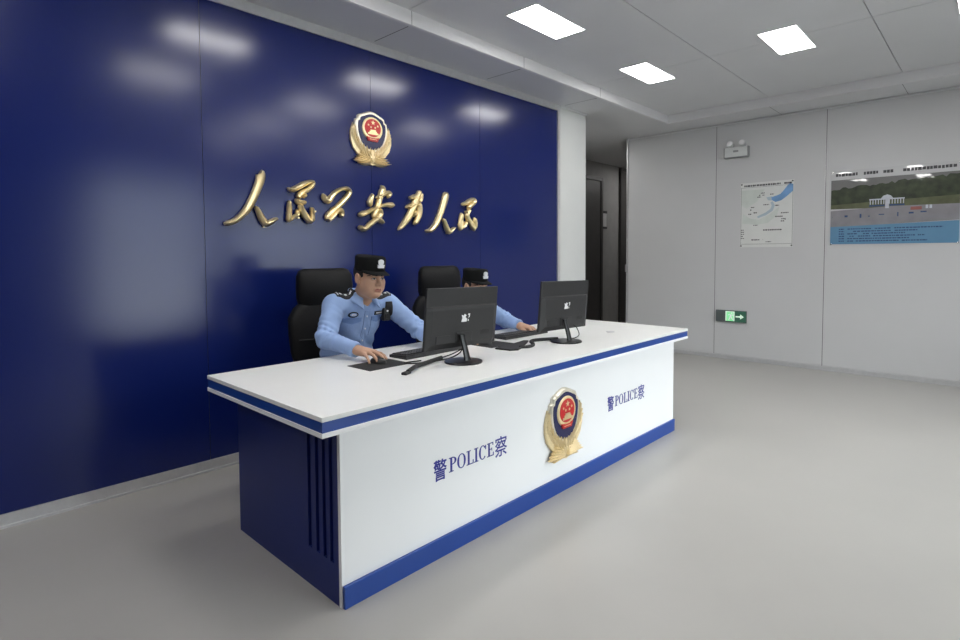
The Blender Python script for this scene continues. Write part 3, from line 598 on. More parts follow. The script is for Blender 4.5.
# ------------------------------------------------------------------ monitors (backs towards the camera)
def make_monitor():
    t = thing('monitor', 'black desktop monitor seen from behind, in front of the left seated officer', 'monitor', group='monitors on the reception desk')
    tilt = Matrix.Translation((.032, .038, .232)) @ Matrix.Rotation(math.radians(4.5), 4, 'X') @ Matrix.Rotation(math.radians(1.2), 4, 'Y')
    w, h = .264, .158
    MB().box(-w, w, -.006, .008, -h, h, bev=.003, M=tilt).build('screen_case', M['monitor_back'], t)
    mb = MB()     # thicker lower housing with a sloping top
    pr = [(-.008, -h + .002), (-.020, -h + .03), (-.020, .045), (-.017, .058), (-.005, .066), (-.005, -h + .002)]
    vs = [(-w + .002, max(y, -.008), z) for y, z in pr] + [(-w + .035, y, z) for y, z in pr] + [(w - .035, y, z) for y, z in pr] + [(w - .002, max(y, -.008), z) for y, z in pr]
    mb.rings([vs[0:6], vs[6:12], vs[12:18], vs[18:24]], M=tilt, smooth=False)
    mb.box(-.06, .06, -.024, -.018, -.130, -.075, bev=.003, M=tilt)
    mb.box(-.20, -.10, -.0225, -.018, -.125, -.085, bev=.001, M=tilt)
    hs = mb.build('rear_housing', M['monitor_back'], t)
    mb = MB()
    for i in range(7): mb.box(.13 + i * .010, .1345 + i * .010, -.0208, -.018, -.10, -.075, M=tilt)
    mb.build('vent_slot', M['gloss_black'], hs)
    mb = MB().prism([(-.026, -.022), (.012, -.022), (.016, -.008), (.002, .002), (.010, .012), (-.004, .020), (-.010, .010), (-.026, .016), (-.020, -.002)], -.0213, -.0195, M=tilt)
    mb.prism([(.022, -.004), (.034, .002), (.036, .020), (.024, .020), (.022, .012), (.030, .012), (.028, .004)], -.0213, -.0195, M=tilt).prism([(.022, -.020), (.028, -.020), (.028, -.010), (.022, -.010)], -.0213, -.0195, M=tilt)
    mb.build('maker_mark', M['sticker'], hs)
    MB().box(-w + .008, w - .008, .008, .0088, -h + .014, h - .008, M=tilt).build('screen', M['gloss_black'], t)
    mb = MB()
    mb.rings([[(x * s_ + .012 * (1 - z_ / .13), y_ + y * .5, z_) for x, y in ((-.017, -.012), (-.010, -.018), (.010, -.018), (.017, -.012), (.017, .012), (.010, .016), (-.010, .016), (-.017, .012))] for s_, y_, z_ in ((1.25, -.020, .008), (1.0, -.016, .03), (.92, -.004, .085), (.95, .006, .128), (1.05, .008, .145))])
    mb.build('stand', M['gloss_black'], t)
    MB().lathe([(.100, 0), (.101, .004), (.098, .0085), (.05, .011), (.0, .0115)], 40).build('base', M['gloss_black'], t)
    return t
m1 = make_monitor(); m1.location = (2.034, 2.037, H)
m1k = {m1: kids(m1)}
for q in m1k[m1]: m1k[q] = kids(q)
m2 = copy_tree(m1, None, lambda o: m1k.get(o, [])); m2.location = (2.950, 2.020, H)
m2['label'] = 'black desktop monitor seen from behind, nearer the right end of the desk'

# ------------------------------------------------------------------ keyboards, mice, pads, cables
def make_keyboard():
    t = thing('keyboard', 'black keyboard behind the left monitor, partly hidden by it', 'keyboard', group='keyboards on the reception desk')
    MB().rings([[(x, -.07, z0), (x, .07, z0), (x, .07, z1), (x, -.07, z2)] for x, z0, z1, z2 in ((-.225, .002, .016, .024), (.225, .002, .016, .024))], smooth=False).build('base', M['black_plastic'], t)
    mb = MB(); M_ = Matrix.Translation((0, 0, .0205)) @ Matrix.Rotation(math.radians(-3.3), 4, 'X')
    mb.box(-.216, .216, -.058, .068, -.002, .0015, M=M_)
    for r in range(6):
        y = -.055 + r * .0205
        if r == 5:
            segs = [(-.21, -.16), (-.155, -.135), (-.13, .02), (.026, .05), (.056, .09)]
            for a, b in segs: mb.box(a, b, y, y + .017, 0, .006, bev=.0015, seg=1, M=M_)
        else:
            for k in range(15): mb.box(-.213 + k * .0203, -.196 + k * .0203, y, y + .017, 0, .006, bev=.0015, seg=1, M=M_)
        for k in range(4):
            mb.box(.128 + k * .0213, .146 + k * .0213, y, y + .017, 0, .006, bev=.0015, seg=1, M=M_)
    mb.build('keys', M['keycap'], t)
    return t
k1 = make_keyboard(); k1.location = (2.085, 2.375, H); k1.rotation_euler.z = math.radians(2.5); kk = kids(k1)
k2 = copy_tree(k1, None, lambda o: kk if o == k1 else []); k2.location = (2.965, 2.415, H); k2.rotation_euler.z = math.radians(-1)
k2['label'] = 'black keyboard between the two monitors, under the hand of the right officer'

def mousepad(x0, x1, y0, y1, rz, label):
    cx, cy = (x0 + x1) / 2, (y0 + y1) / 2
    o = MB().box(x0 - cx, x1 - cx, y0 - cy, y1 - cy, 0, .003, bev=.0012).build('mouse_pad', M['rubber'], None, (cx, cy, H)); o.rotation_euler.z = rz
    tag(o, label, 'mouse pad', 'mouse pads on the reception desk')
mousepad(1.565, 1.825, 2.212, 2.402, .02, 'black square mouse pad under the left officer\'s mouse hand')
mousepad(2.452, 2.672, 2.215, 2.385, .0, 'black mouse pad beside the right edge of the left monitor')
def make_mouse():
    t = thing('computer_mouse', 'black computer mouse under the left officer\'s right hand', 'mouse', group='computer mice on the reception desk')
    rg = []
    for k in range(11):
        u = k / 10; y = -.055 + .11 * u; w = .030 * (1 - (2 * abs(u - .5)) ** 4 * .85) ; hh = .034 * math.sin(PI * (.12 + .80 * u)) ** .7
        rg.append([(w * math.cos(a), y, .001 + max(0, hh * math.sin(a))) for a in [PI * i / 12 for i in range(13)]])
    MB().rings(rg).build('shell', M['black_plastic'], t)
    MB().tube([(-.004, -.035, .0245), (.004, -.035, .0245)], .007, 12).build('scroll_wheel', M['rubber'], t)
    return t
mo1 = make_mouse(); mo1.location = (1.715, 2.345, H + .003); mo1.rotation_euler.z = .02; mk = kids(mo1)
mo2 = copy_tree(mo1, None, lambda o: mk if o == mo1 else []); mo2.location = (2.515, 2.335, H + .003); mo2.rotation_euler.z = .1
mo2['label'] = 'black computer mouse on the pad behind the left monitor\'s right edge'

def smooth_path(pts, n=8):
    P = [Vector(p) for p in pts]; P = [P[0] * 2 - P[1]] + P + [P[-1] * 2 - P[-2]]; o = []
    for i in range(1, len(P) - 2):
        for k in range(n):
            t = k / n; a, b, c_, d_ = P[i - 1], P[i], P[i + 1], P[i + 2]
            o.append(.5 * ((2 * b) + (c_ - a) * t + (2 * a - 5 * b + 4 * c_ - d_) * t * t + (3 * b - a - 3 * c_ + d_) * t ** 3))
    o.append(P[-2]); return o
def cable(name, pts, r, label, m='rubber', parts=None):
    cx, cy = pts[0][0], pts[0][1]
    t = thing(name, label, 'cable', (cx, cy, H), group='cables on the reception desk')
    MB().tube([(p[0] - cx, p[1] - cy, p[2]) for p in smooth_path(pts)], r, 10).build('cord', M[m], t)
    return t, cx, cy
t, cx, cy = cable('cable', [(1.655, 2.030, .011), (1.70, 2.048, .018), (1.765, 2.095, .013), (1.85, 2.120, .013), (1.925, 2.145, .013), (2.00, 2.17, .012)], .0105, 'thick black cable end lying on the counter left of the left monitor base')
MB().box(-.036, .014, -.012, .016, .0, .013, bev=.004, M=Matrix.Rotation(.35, 4, 'Z')).build('plug', M['rubber'], t)
MB().tube(smooth_path([(2.00 - cx, 2.17 - cy, .012), (2.05 - cx, 2.20 - cy, .006), (2.10 - cx, 2.18 - cy, .02), (2.13 - cx, 2.12 - cy, .06), (2.12 - cx, 2.09 - cy, .085)]), .0035, 8).build('thin_lead', M['rubber'], t)
t, cx, cy = cable('cable', [(1.90, 2.22, .004), (1.80, 2.235, .004), (1.84, 2.18, .004), (1.98, 2.155, .004), (2.06, 2.16, .004), (2.10, 2.13, .03), (2.10, 2.10, .075)], .0035, 'thin grey-black lead looping on the counter behind the thick cable end')
t, cx, cy = cable('cable', [(2.555, 2.085, .008), (2.60, 2.055, .008), (2.66, 2.062, .010), (2.70, 2.095, .011), (2.755, 2.155, .011), (2.83, 2.17, .011), (2.92, 2.13, .011), (2.97, 2.10, .011)], .0100, 'black cable curving across the counter to the right monitor base')
t, cx, cy = cable('cable', [(3.06, 2.07, .005), (3.10, 2.05, .006), (3.115, 2.03, .03), (3.10, 2.045, .08), (3.06, 2.06, .105)], .003, 'thin lead hanging behind the stand of the right monitor')
# flat black folded cable pouch
o = MB().prism([(-.17, .012), (-.155, -.09), (-.11, -.115), (-.04, -.085), (.06, -.03), (.19, .045), (.17, .07), (.04, .04), (-.08, .03)], 0, .009, axis='z').build('cable_pouch', M['rubber'], None, (2.605, 2.160, H))
tag(o, 'thin flat black pouch lying on the counter between the two monitors', 'pouch')

# ------------------------------------------------------------------ things on the right wall (x = R, facing -x)
def wall_M(y, z): return Matrix.Translation((R, y, z)) @ Matrix.Rotation(-PI / 2, 4, 'Z')      # local x runs to the right (-y world), local -y faces the room
def wthing(name, label, cat, y, z, group=None):
    t = thing(name, label, cat, (R, y, z), -PI / 2, group); return t
def rect(mb, x0, x1, z0, z1, d, t=.0006): mb.box(x0, x1, -d - t, -d, z0, z1)
rr = random.Random(3)
def dashes(mb, x0, x1, z, h, d, dens=.85, lo=.010, hi=.03):
    x = x0
    while x < x1:
        w = rr.uniform(lo, hi)
        if rr.random() < dens: rect(mb, x, min(x + w, x1), z - h * rr.uniform(.4, .5), z + h * rr.uniform(.4, .5), d)
        x += w + rr.uniform(.003, .007)

class Sheet:
    """a printed board: every printed area stays inside the one mesh, with its own ink"""
    def __init__(s): s.mb = MB(); s.keys = []
    def take(s, mb, key):
        if key not in s.keys: s.keys.append(key)
        s.mb.add(mb.v, mb.f, s.keys.index(key))
    def build(s, name, parent): return s.mb.build(name, [M[k] for k in s.keys], parent)
# map poster 0.58 x 0.78
mp = wthing('map_poster', 'pale map poster with a blue lake on the grey wall above the exit sign', 'poster', 2.048, 1.782)
w, h = .290, .388
sheet = Sheet(); sheet.take(MB().box(-w, w, -.006, 0, -h, h), 'paper')
mb = MB()
mb.prism([(.285, .335), (.285, .26), (.22, .20), (.16, .155), (.10, .14), (.06, .165), (.055, .20), (.11, .215), (.15, .23), (.19, .275), (.225, .325), (.25, .345)], -.0068, -.006)
sheet.take(mb, 'map_blue')
mb = MB()
mb.prism([(.07, .15), (.095, .10), (.07, .04), (.0, -.01), (-.09, -.04), (-.10, -.02), (-.01, .02), (.045, .06), (.06, .10), (.045, .14)], -.0068, -.006)
mb.prism([(.0, .20), (.06, .21), (.06, .16), (.02, .165)], -.0066, -.006)
sheet.take(mb, 'map_pale')
mb = MB().prism([(-.27, -.10), (-.10, -.12), (.02, -.10), (.12, -.02), (.14, .08), (.04, .0), (-.08, -.06), (-.18, -.04), (-.26, .02)], -.0064, -.006)
mb.prism([(-.28, .30), (-.02, .30), (-.10, .16), (-.22, .08), (-.28, .12)], -.0064, -.006)
sheet.take(mb, 'map_green')
mb = MB()
dashes(mb, -.25, .27, .352, .022, .0064, .95, .012, .03)
for a, z, n in ((-.08, .23, 3), (-.06, .255, 2), (-.10, .21, 2), (.04, .235, 2), (-.17, .09, 2), (-.18, .06, 2), (-.14, .025, 2), (-.20, .01, 2), (-.03, .115, 3), (.10, .10, 2), (.15, -.06, 3), (.16, -.085, 2), (.20, -.065, 2), (.10, -.03, 4), (.16, .01, 4)):
    dashes(mb, a, a + .02 * n, z, .014, .0064, .9, .008, .018)
dashes(mb, -.03, .17, -.185, .016, .0064); dashes(mb, -.16, -.03, -.30, .014, .0064); dashes(mb, -.14, -.09, -.125, .009, .0064); dashes(mb, .0, .06, -.325, .010, .0064)
for k in range(5): dashes(mb, -.283, -.245, -.18 - .025 * k, .011, .0064)
rect(mb, -.284, -.281, -.36, .33, .0062); rect(mb, .281, .284, -.36, .33, .0062); rect(mb, -.284, .284, -.352, -.349, .0062); rect(mb, -.284, .284, .33, .3325, .0062)
sheet.take(mb, 'ink')
sheet.build('printed_sheet', mp)
for x in (-.278, .278):
    for z in (-.372, .372): MB().lathe([(.009, 0), (.009, .005), (.0, .006)], 12, M=Matrix.Translation((x, -.006, z)) @ Matrix.Rotation(PI / 2, 4, 'X')).build('mounting_stud', M['ink'], mp)

# landscape board 1.12 x .80
lb = wthing('landscape_poster', 'wide glossy board showing a riverside park over a blue text panel', 'poster', .845, 1.80)
w = .553
sheet = Sheet(); sheet.take(MB().box(-w, w, -.008, 0, -.40, .415), 'acrylic')
def layer(name, pts, m, d=.0095): sheet.take(MB().prism(pts, -d, -.008), m)
layer('sky_print', [(-w + .012, .04), (w - .012, .04), (w - .012, .315), (-w + .012, .315)], 'pic_sky')
tp = [(-w + .012, .03), (w - .012, .06)]
tops = []
for k in range(41):
    u = k / 40; tops.append((-w + .013 + (2 * w - .026) * u, .215 + .075 * u + rr.uniform(-.016, .018)))
layer('tree_print', tp + tops[::-1], 'pic_tree', .0102)
layer('lawn_print', [(-w + .012, .0), (w - .012, -.02), (w - .012, .085), (.1, .07), (-w + .012, .045)], 'pic_lawn', .0106)
layer('road_print', [(-w + .012, -.20), (w - .012, -.16), (w - .012, .0), (.0, .005), (-w + .012, -.02)], 'pic_road', .0110)
layer('text_panel', [(-w + .012, -.385), (w - .012, -.385), (w - .012, -.165), (-w + .012, -.195)], 'pic_blue', .0115)
mb = MB()
bx, bz = -.04, .03
rect(mb, bx - .15, bx + .15, bz + .045, bz + .058, .0110)
for k in range(13):
    x = bx - .145 + k * .0235; rect(mb, x, x + .008, bz - .0, bz + .05, .0110)
rect(mb, bx - .012, bx + .02, bz - .045, bz + .06, .0110)
mb.prism([(bx - .05, bz + .058), (bx + .055, bz + .058), (bx + .035, bz + .085), (bx + .005, bz + .098), (bx - .03, bz + .085)], -.0116, -.0106)
rect(mb, .28, .30, -.035, .0, .0112); rect(mb, .31, .33, -.035, .0, .0112)
sheet.take(mb, 'pic_pale')
mb = MB(); rect(mb, bx - .15, bx - .015, bz - .022, bz - .006, .0110); rect(mb, bx + .025, bx + .15, bz - .022, bz - .006, .0110)
for k in range(9): rect(mb, -.52 + k * .11 + rr.uniform(-.03, .03), -.50 + k * .11 + rr.uniform(-.03, .03), -.09 + rr.uniform(-.02, .02), -.075 + rr.uniform(-.02, .02), .0112)
for r in range(6):
    z = -.222 - r * .026
    dashes(mb, -.46, -.41, z, .014, .0115, .8); dashes(mb, -.38, (.38, .22, .12, .28, .16, .30)[r] if r else .42, z, .013, .0115, .92, .01, .03)
sheet.take(mb, 'pic_text')
mb = MB(); rect(mb, .16, .25, -.045, -.012, .0112); sheet.take(mb, 'pic_red')
mb = MB()
for a, b in ((-.50, -.30), (-.245, -.12), (-.075, .01), (.09, .51)): dashes(mb, a, b, .368, .034, .0084, 1, .018, .032)
sheet.take(mb, 'ink')
sheet.build('printed_board', lb)
for x in (-w + .02, w - .02):
    for z in (-.385, .40): MB().lathe([(.008, 0), (.008, .004), (.0, .005)], 12, M=Matrix.Translation((x, -.009, z)) @ Matrix.Rotation(PI / 2, 4, 'X')).build('mounting_stud', M['chrome'], lb)

# exit sign .36 x .14, low on the wall
ex = wthing('exit_sign', 'dark exit sign with lit green running figure and arrow, low on the grey wall', 'sign', 2.429, .539)
MB().box(-.183, .183, -.024, 0, -.073, .073, bev=.004).build('case', M['exit_case'], ex)
MB().box(-.06, .178, -.0262, -.0235, -.066, .066).build('face', M['exit_green'], ex)
mb = MB().box(-.062, .046, -.0272, -.026, -.058, .062)
mb.build('lit_door_symbol', M['exit_bright'], ex)
mb = MB()
mb.box(-.062, -.050, -.0285, -.027, -.058, .062).box(.034, .046, -.0285, -.027, -.058, .062).box(-.062, .046, -.0285, -.027, .052, .062)
for p in ([(-.03, -.05), (-.018, -.05), (.0, -.015), (-.012, -.008)], [(-.0, -.015), (.022, -.045), (.03, -.038), (.008, -.002)], [(-.014, -.012), (.01, -.008), (.016, .022), (-.006, .026)], [(-.006, .024), (-.03, .008), (-.034, .016), (-.01, .034)], [(.014, .022), (.028, .004), (.034, .010), (.018, .03)]): mb.prism(p, -.0285, -.027)
mb.prism(ell(.012, .038, .009, .009, 12), -.0285, -.027)
mb.build('running_figure', M['exit_white'], ex)
mb = MB().box(.058, .12, -.0275, -.026, -.009, .009).prism([(.112, -.032), (.156, 0), (.112, .032)], -.0275, -.026)
mb.build('arrow_symbol', M['exit_white'], ex)

# twin-head emergency light
em = wthing('emergency_light', 'white emergency light with two round lamp heads, high on the grey wall', 'emergency light', 2.388, 2.556)
MB().box(-.135, .135, -.055, 0, -.063, .058, bev=.008).build('case', M['lamp_white'], em)
MB().box(-.137, .137, -.057, -.002, -.067, -.056, bev=.003).box(-.142, -.133, -.057, -.002, -.063, .058).box(.133, .142, -.057, -.002, -.063, .058).build('case_edge', M['lamp_edge'], em)
MB().box(-.03, .03, -.0575, -.054, -.004, .02).build('test_panel', M['lamp_edge'], em)
for x in (-.072, .072):
    hd = MB().lathe([(.012, -.06), (.030, -.05), (.045, -.01), (.048, .02), (.046, .03), (.040, .03)], 24, M=Matrix.Translation((x, -.045, .098)) @ Matrix.Scale(.86, 4) @ Matrix.Rotation(PI / 2 - .25, 4, 'X') @ Matrix.Rotation(.0, 4, 'Z')).build('lamp_head', M['lamp_white'], em)
    MB().lathe([(.039, .024), (.036, .033), (.02, .040), (.0, .042)], 20, M=Matrix.Translation((x, -.045, .098)) @ Matrix.Scale(.86, 4) @ Matrix.Rotation(PI / 2 - .25, 4, 'X')).build('lens', M['lamp_lens'], hd)
    MB().tube([(x, -.03, .05), (x, -.035, .09)], .012, 10).build('swivel', M['exit_case'], hd)

# ------------------------------------------------------------------ office chairs
def pad(mb, secs, n=28, p=3.2, M=None):
    """secs: (z, half_w, half_t, y) stacked super-ellipse sections"""
    rg = []
    for z, hw, ht, y in secs:
        r = []
        for k in range(n):
            a = 2 * PI * k / n; c_, s_ = math.cos(a), math.sin(a)
            r.append((hw * math.copysign(abs(c_) ** (2 / p), c_), y + ht * math.copysign(abs(s_) ** (2 / p), s_), z))
        rg.append(r)
    mb.rings(rg, M=M); return mb
def make_chair():
    t = thing('office_chair', 'black high-backed office chair behind the left officer', 'chair', group='office chairs behind the desk')
    mb = MB()
    pad(mb, [(.52, .12, .02, .21), (.53, .19, .04, .21), (.60, .235, .055, .215), (.72, .262, .058, .235), (.84, .270, .058, .245), (.93, .262, .056, .262), (.985, .225, .052, .270), (1.02, .185, .046, .272), (1.03, .15, .03, .272)])
    back = mb.build('backrest', M['leather'], t)
    mb = MB()
    pad(mb, [(.995, .16, .03, .270), (1.005, .186, .050, .27), (1.05, .198, .056, .268), (1.12, .202, .058, .264), (1.19, .198, .052, .268), (1.225, .18, .036, .274), (1.236, .15, .018, .277)])
    mb.build('headrest', M['leather'], t)
    mb = MB()
    for z in (.66, .80): mb.tube([(-.24, .183, z), (-.12, .176, z - .005), (0, .174, z - .006), (.12, .176, z - .005), (.24, .183, z)], .004, 6)
    mb.build('stitched_seam', M['rubber'], back)
    Mx = Matrix.Translation((0, -.02, .42))
    mb = MB(); pad(mb, [(-.05, .20, .20, 0), (-.045, .24, .235, 0), (0, .255, .25, 0), (.03, .245, .242, 0), (.045, .21, .21, 0)], M=Mx)
    mb.build('seat', M['leather'], t)
    for s_ in (-1, 1):
        a = MB().tube(smooth_path([(s_ * .20, .04, .375), (s_ * .29, .04, .40), (s_ * .305, .06, .55), (s_ * .30, .03, .62), (s_ * .295, -.12, .63)]), .017, 10).build('armrest', M['black_plastic'], t)
        MB().box(s_ * .295 - .035, s_ * .295 + .035, -.15, .09, .622, .65, bev=.01).build('arm_pad', M['leather'], a)
    MB().tube([(0, .06, .36), (0, .20, .40), (0, .285, .50), (0, .30, .75)], [.03, .035, .035, .02], 10, flat=.5).build('back_bracket', M['black_plastic'], t)
    MB().lathe([(.028, .07), (.028, .20), (.018, .20), (.018, .37)], 16).box(-.10, .10, -.10, .10, .352, .375, bev=.005).build('gas_column', M['chrome'], t)
    for k in range(5):
        a = 2 * PI * k / 5 + .3; c_, s_ = math.cos(a), math.sin(a)
        lg = MB().tube([(0, 0, .10), (c_ * .15, s_ * .15, .092), (c_ * .29, s_ * .29, .072)], [.030, .024, .016], 10).build('leg', M['black_plastic'], t)
        cst = MB()
        for q in (-1, 1):
            Mc = Matrix.Translation((c_ * .285, s_ * .285, .029)) @ Matrix.Rotation(a, 4, 'Z')
            cst.tube([(0, q * .006, 0), (0, q * .024, 0)], .029, 16, M=Mc)
        cst.tube([(c_ * .285, s_ * .285, .03), (c_ * .285, s_ * .285, .075)], .008, 8)
        cst.build('caster', M['rubber'], lg)
    return t
ch1 = make_chair(); ch1.location = (1.945, 2.955, 0); ch1.rotation_euler.z = .02
chk = {ch1: kids(ch1)}
for q in chk[ch1]: chk[q] = kids(q)
ch2 = copy_tree(ch1, None, lambda o: chk.get(o, [])); ch2.location = (2.895, 2.895, -.0); ch2.rotation_euler.z = -.03
ch2['label'] = 'black high-backed office chair behind the right officer, seen over the left monitor'

# ------------------------------------------------------------------ people: one smooth surface each, grown from a signed distance field
def smin(a, b, k): 
    h = np.clip(.5 + .5 * (b - a) / k, 0, 1)
    return b + (a - b) * h - k * h * (1 - h)
class SDF:
    def __init__(s): s.ops = []
    def cap(s, a, b, ra, rb, k=.02, op='u', fl=None):
        """tapered capsule; fl=(axis vector, factor) flattens the section along that axis"""
        a = np.array(a, np.float32); b = np.array(b, np.float32)
        def f(p):
            q = p; A, Bv = a, b
            if fl is not None:
                n = np.array(fl[0], np.float32); n = n / np.linalg.norm(n); m = fl[1]
                q = p + np.outer((p - a) @ n, n) * (m - 1); Bv = b + ((b - a) @ n) * n * (m - 1)
            d = Bv - A; t = np.clip(((q - A) @ d) / (d @ d), 0, 1)
            return (np.linalg.norm(q - A - t[:, None] * d, axis=1) - (ra + (rb - ra) * t)) / (1 if fl is None else max(1, fl[1]) ** .5)
        r = max(ra, rb); s.ops.append((f, np.minimum(a, b) - r, np.maximum(a, b) + r, k, op)); return s
    def ell(s, c, r, k=.02, op='u', R=None):
        c = np.array(c, np.float32); r = np.array(r, np.float32); Rm = np.eye(3, dtype=np.float32) if R is None else np.array(R, np.float32)
        def f(p):
            q = (p - c) @ Rm
            k0 = np.linalg.norm(q / r, axis=1); k1 = np.linalg.norm(q / (r * r), axis=1) + 1e-9
            return k0 * (k0 - 1) / k1
        e = np.array([r.max()] * 3); s.ops.append((f, c - e, c + e, k, op)); return s
    def fn(s, f, lo, hi, k=.01, op='u'): s.ops.append((f, np.array(lo), np.array(hi), k, op)); return s
    def ev(s, p):
        d = np.full(len(p), .3, np.float32)
        for f, lo, hi, k, op in s.ops:
            m = 2.5 * k + .04
            i = np.nonzero(((p > lo - m) & (p < hi + m)).all(1))[0]
            if len(i) == 0: continue
            v = f(p[i]).astype(np.float32)
            if op == 'u': d[i] = smin(d[i], v, k)
            elif op == 'h': d[i] = np.minimum(d[i], v)
            else: d[i] = -smin(-d[i], v, k)
        return d
    def mesh(s, lo, hi, h, warp=None):
        lo = np.array(lo, np.float32); n = np.ceil((np.array(hi) - lo) / h / 8).astype(int); N = n * 8 + 1
        V = np.full(tuple(N), .3, np.float32)
        g = np.stack(np.meshgrid(*[np.arange(q) for q in n], indexing='ij'), -1).reshape(-1, 3)
        cen = lo + (g * 8 + 4) * h
        dc = s.ev(cen.astype(np.float32))
        V_c = dc.reshape(tuple(n))
        V[:-1, :-1, :-1] = np.repeat(np.repeat(np.repeat(V_c, 8, 0), 8, 1), 8, 2)
        act = g[np.abs(dc) < 8 * h * .87 * 1.5 + .008]
        off = np.stack(np.meshgrid(*[np.arange(9)] * 3, indexing='ij'), -1).reshape(-1, 3)
        for q in range(0, len(act), 400):
            idx = (act[q:q + 400, None, :] * 8 + off[None]).reshape(-1, 3)
            p = (lo + idx * h).astype(np.float32)
            d = s.ev(p)
            if warp is not None: d = d + warp(p)
            V[idx[:, 0], idx[:, 1], idx[:, 2]] = d
        # surface nets
        neg = V < 0
        cnt = np.zeros(tuple(N - 1), np.uint8)
        for a in (0, 1):
            for b in (0, 1):
                for c_ in (0, 1): cnt += neg[a:N[0] - 1 + a, b:N[1] - 1 + b, c_:N[2] - 1 + c_]
        cells = np.argwhere((cnt > 0) & (cnt < 8))
        vid = np.full(tuple(N - 1), -1, np.int32); vid[cells[:, 0], cells[:, 1], cells[:, 2]] = np.arange(len(cells))
        acc = np.zeros((len(cells), 3), np.float32); num = np.zeros(len(cells), np.float32)
        co = [(a, b, c_) for a in (0, 1) for b in (0, 1) for c_ in (0, 1)]
        for i, A in enumerate(co):
            for B_ in co[i + 1:]:
                if sum(abs(x - y) for x, y in zip(A, B_)) != 1: continue
                va = V[tuple((cells + A).T)]; vb = V[tuple((cells + B_).T)]
                x = (va < 0) != (vb < 0); t = np.where(x, va / np.where(va == vb, 1, va - vb), 0)
                pt = np.array(A, np.float32) + t[:, None] * (np.array(B_, np.float32) - np.array(A, np.float32))
                acc[x] += pt[x]; num[x] += 1
        P = lo + (cells + acc / np.maximum(num, 1)[:, None]) * h
        F = []
        for ax in range(3):
            u, v = (ax + 1) % 3, (ax + 2) % 3
            s0 = [slice(None)] * 3; s1 = [slice(None)] * 3; s0[ax] = slice(0, -1); s1[ax] = slice(1, None)
            e = np.argwhere(neg[tuple(s0)] != neg[tuple(s1)])
            e = e[(e[:, u] > 0) & (e[:, v] > 0) & (e[:, u] < N[u] - 1) & (e[:, v] < N[v] - 1)]
            q = []
            for du, dv in ((-1, -1), (0, -1), (0, 0), (-1, 0)):
                c2 = e.copy(); c2[:, u] += du; c2[:, v] += dv; q.append(vid[c2[:, 0], c2[:, 1], c2[:, 2]])
            q = np.stack(q, 1); fl_ = neg[e[:, 0], e[:, 1], e[:, 2]]
            q[~fl_] = q[~fl_][:, ::-1]; F.append(q[(q >= 0).all(1)])
        return P, np.concatenate(F)
def np_obj(name, P, F, mats, parent, mi=None):
    me = bpy.data.meshes.new(name)
    me.vertices.add(len(P)); me.vertices.foreach_set('co', P.astype(np.float32).ravel())
    me.loops.add(F.size); me.loops.foreach_set('vertex_index', F.astype(np.int32).ravel())
    me.polygons.add(len(F)); me.polygons.foreach_set('loop_start', np.arange(0, F.size, 4, dtype=np.int32)); me.polygons.foreach_set('loop_total', np.full(len(F), 4, np.int32))
    me.polygons.foreach_set('use_smooth', np.ones(len(F), bool))
    for m in (mats if isinstance(mats, (list, tuple)) else [mats]): me.materials.append(m)
    if mi is not None: me.polygons.foreach_set('material_index', mi.astype(np.int32))
    me.update(calc_edges=True); me.validate()
    return link(bpy.data.objects.new(name, me), parent)
def bvh_of(P, F): return BVHTree.FromPolygons([tuple(p) for p in P], [tuple(f) for f in F])
def conform(name, bvh, pts, o, d, upv, m, parent, th=.004, sub=6):
    """patch: polygon pts (a right, b up) laid on the surface hit along d from o, following it"""
    dense = []
    for i in range(len(pts)):
        a, b = Vector(pts[i]), Vector(pts[(i + 1) % len(pts)]); m_ = max(1, int((b - a).length / .008))
        dense += [tuple(a.lerp(b, k / m_)) for k in range(m_)]
    pts = dense
    d = Vector(d).normalized(); upv = Vector(upv); rgt = d.cross(upv).normalized(); upv = rgt.cross(d).normalized()
    c0 = Vector((0, 0)); n = len(pts)
    cx = sum(p[0] for p in pts) / n; cy = sum(p[1] for p in pts) / n
    rows = []
    last = None
    for k in range(sub + 1):
        f = 1 - k / sub if k < sub else 0.02
        r = []
        for (a, b) in pts:
            x, y = cx + (a - cx) * f, cy + (b - cy) * f
            s0 = Vector(o) + rgt * x + upv * y - d * .15
            h = bvh.ray_cast(s0, d, .5)
            q = h[0] if h[0] is not None else (last if last is not None else Vector(o))
            last = q
            r.append(q - d * (th if k > 0 else -.002))
        rows.append(r)
        if k == 0: rows.append([q - d * (th + .002) for q in r])
    mb = MB(); mb.rings(rows, smooth=True)
    return mb.build(name, m, parent)

def frame(fwd, side):
    f = np.array(fwd, float); f /= np.linalg.norm(f); s_ = np.array(side, float); s_ -= f * (s_ @ f); s_ /= np.linalg.norm(s_)
    return f, s_, np.cross(s_, f) if np.cross(s_, f)[2] > 0 else np.cross(f, s_)

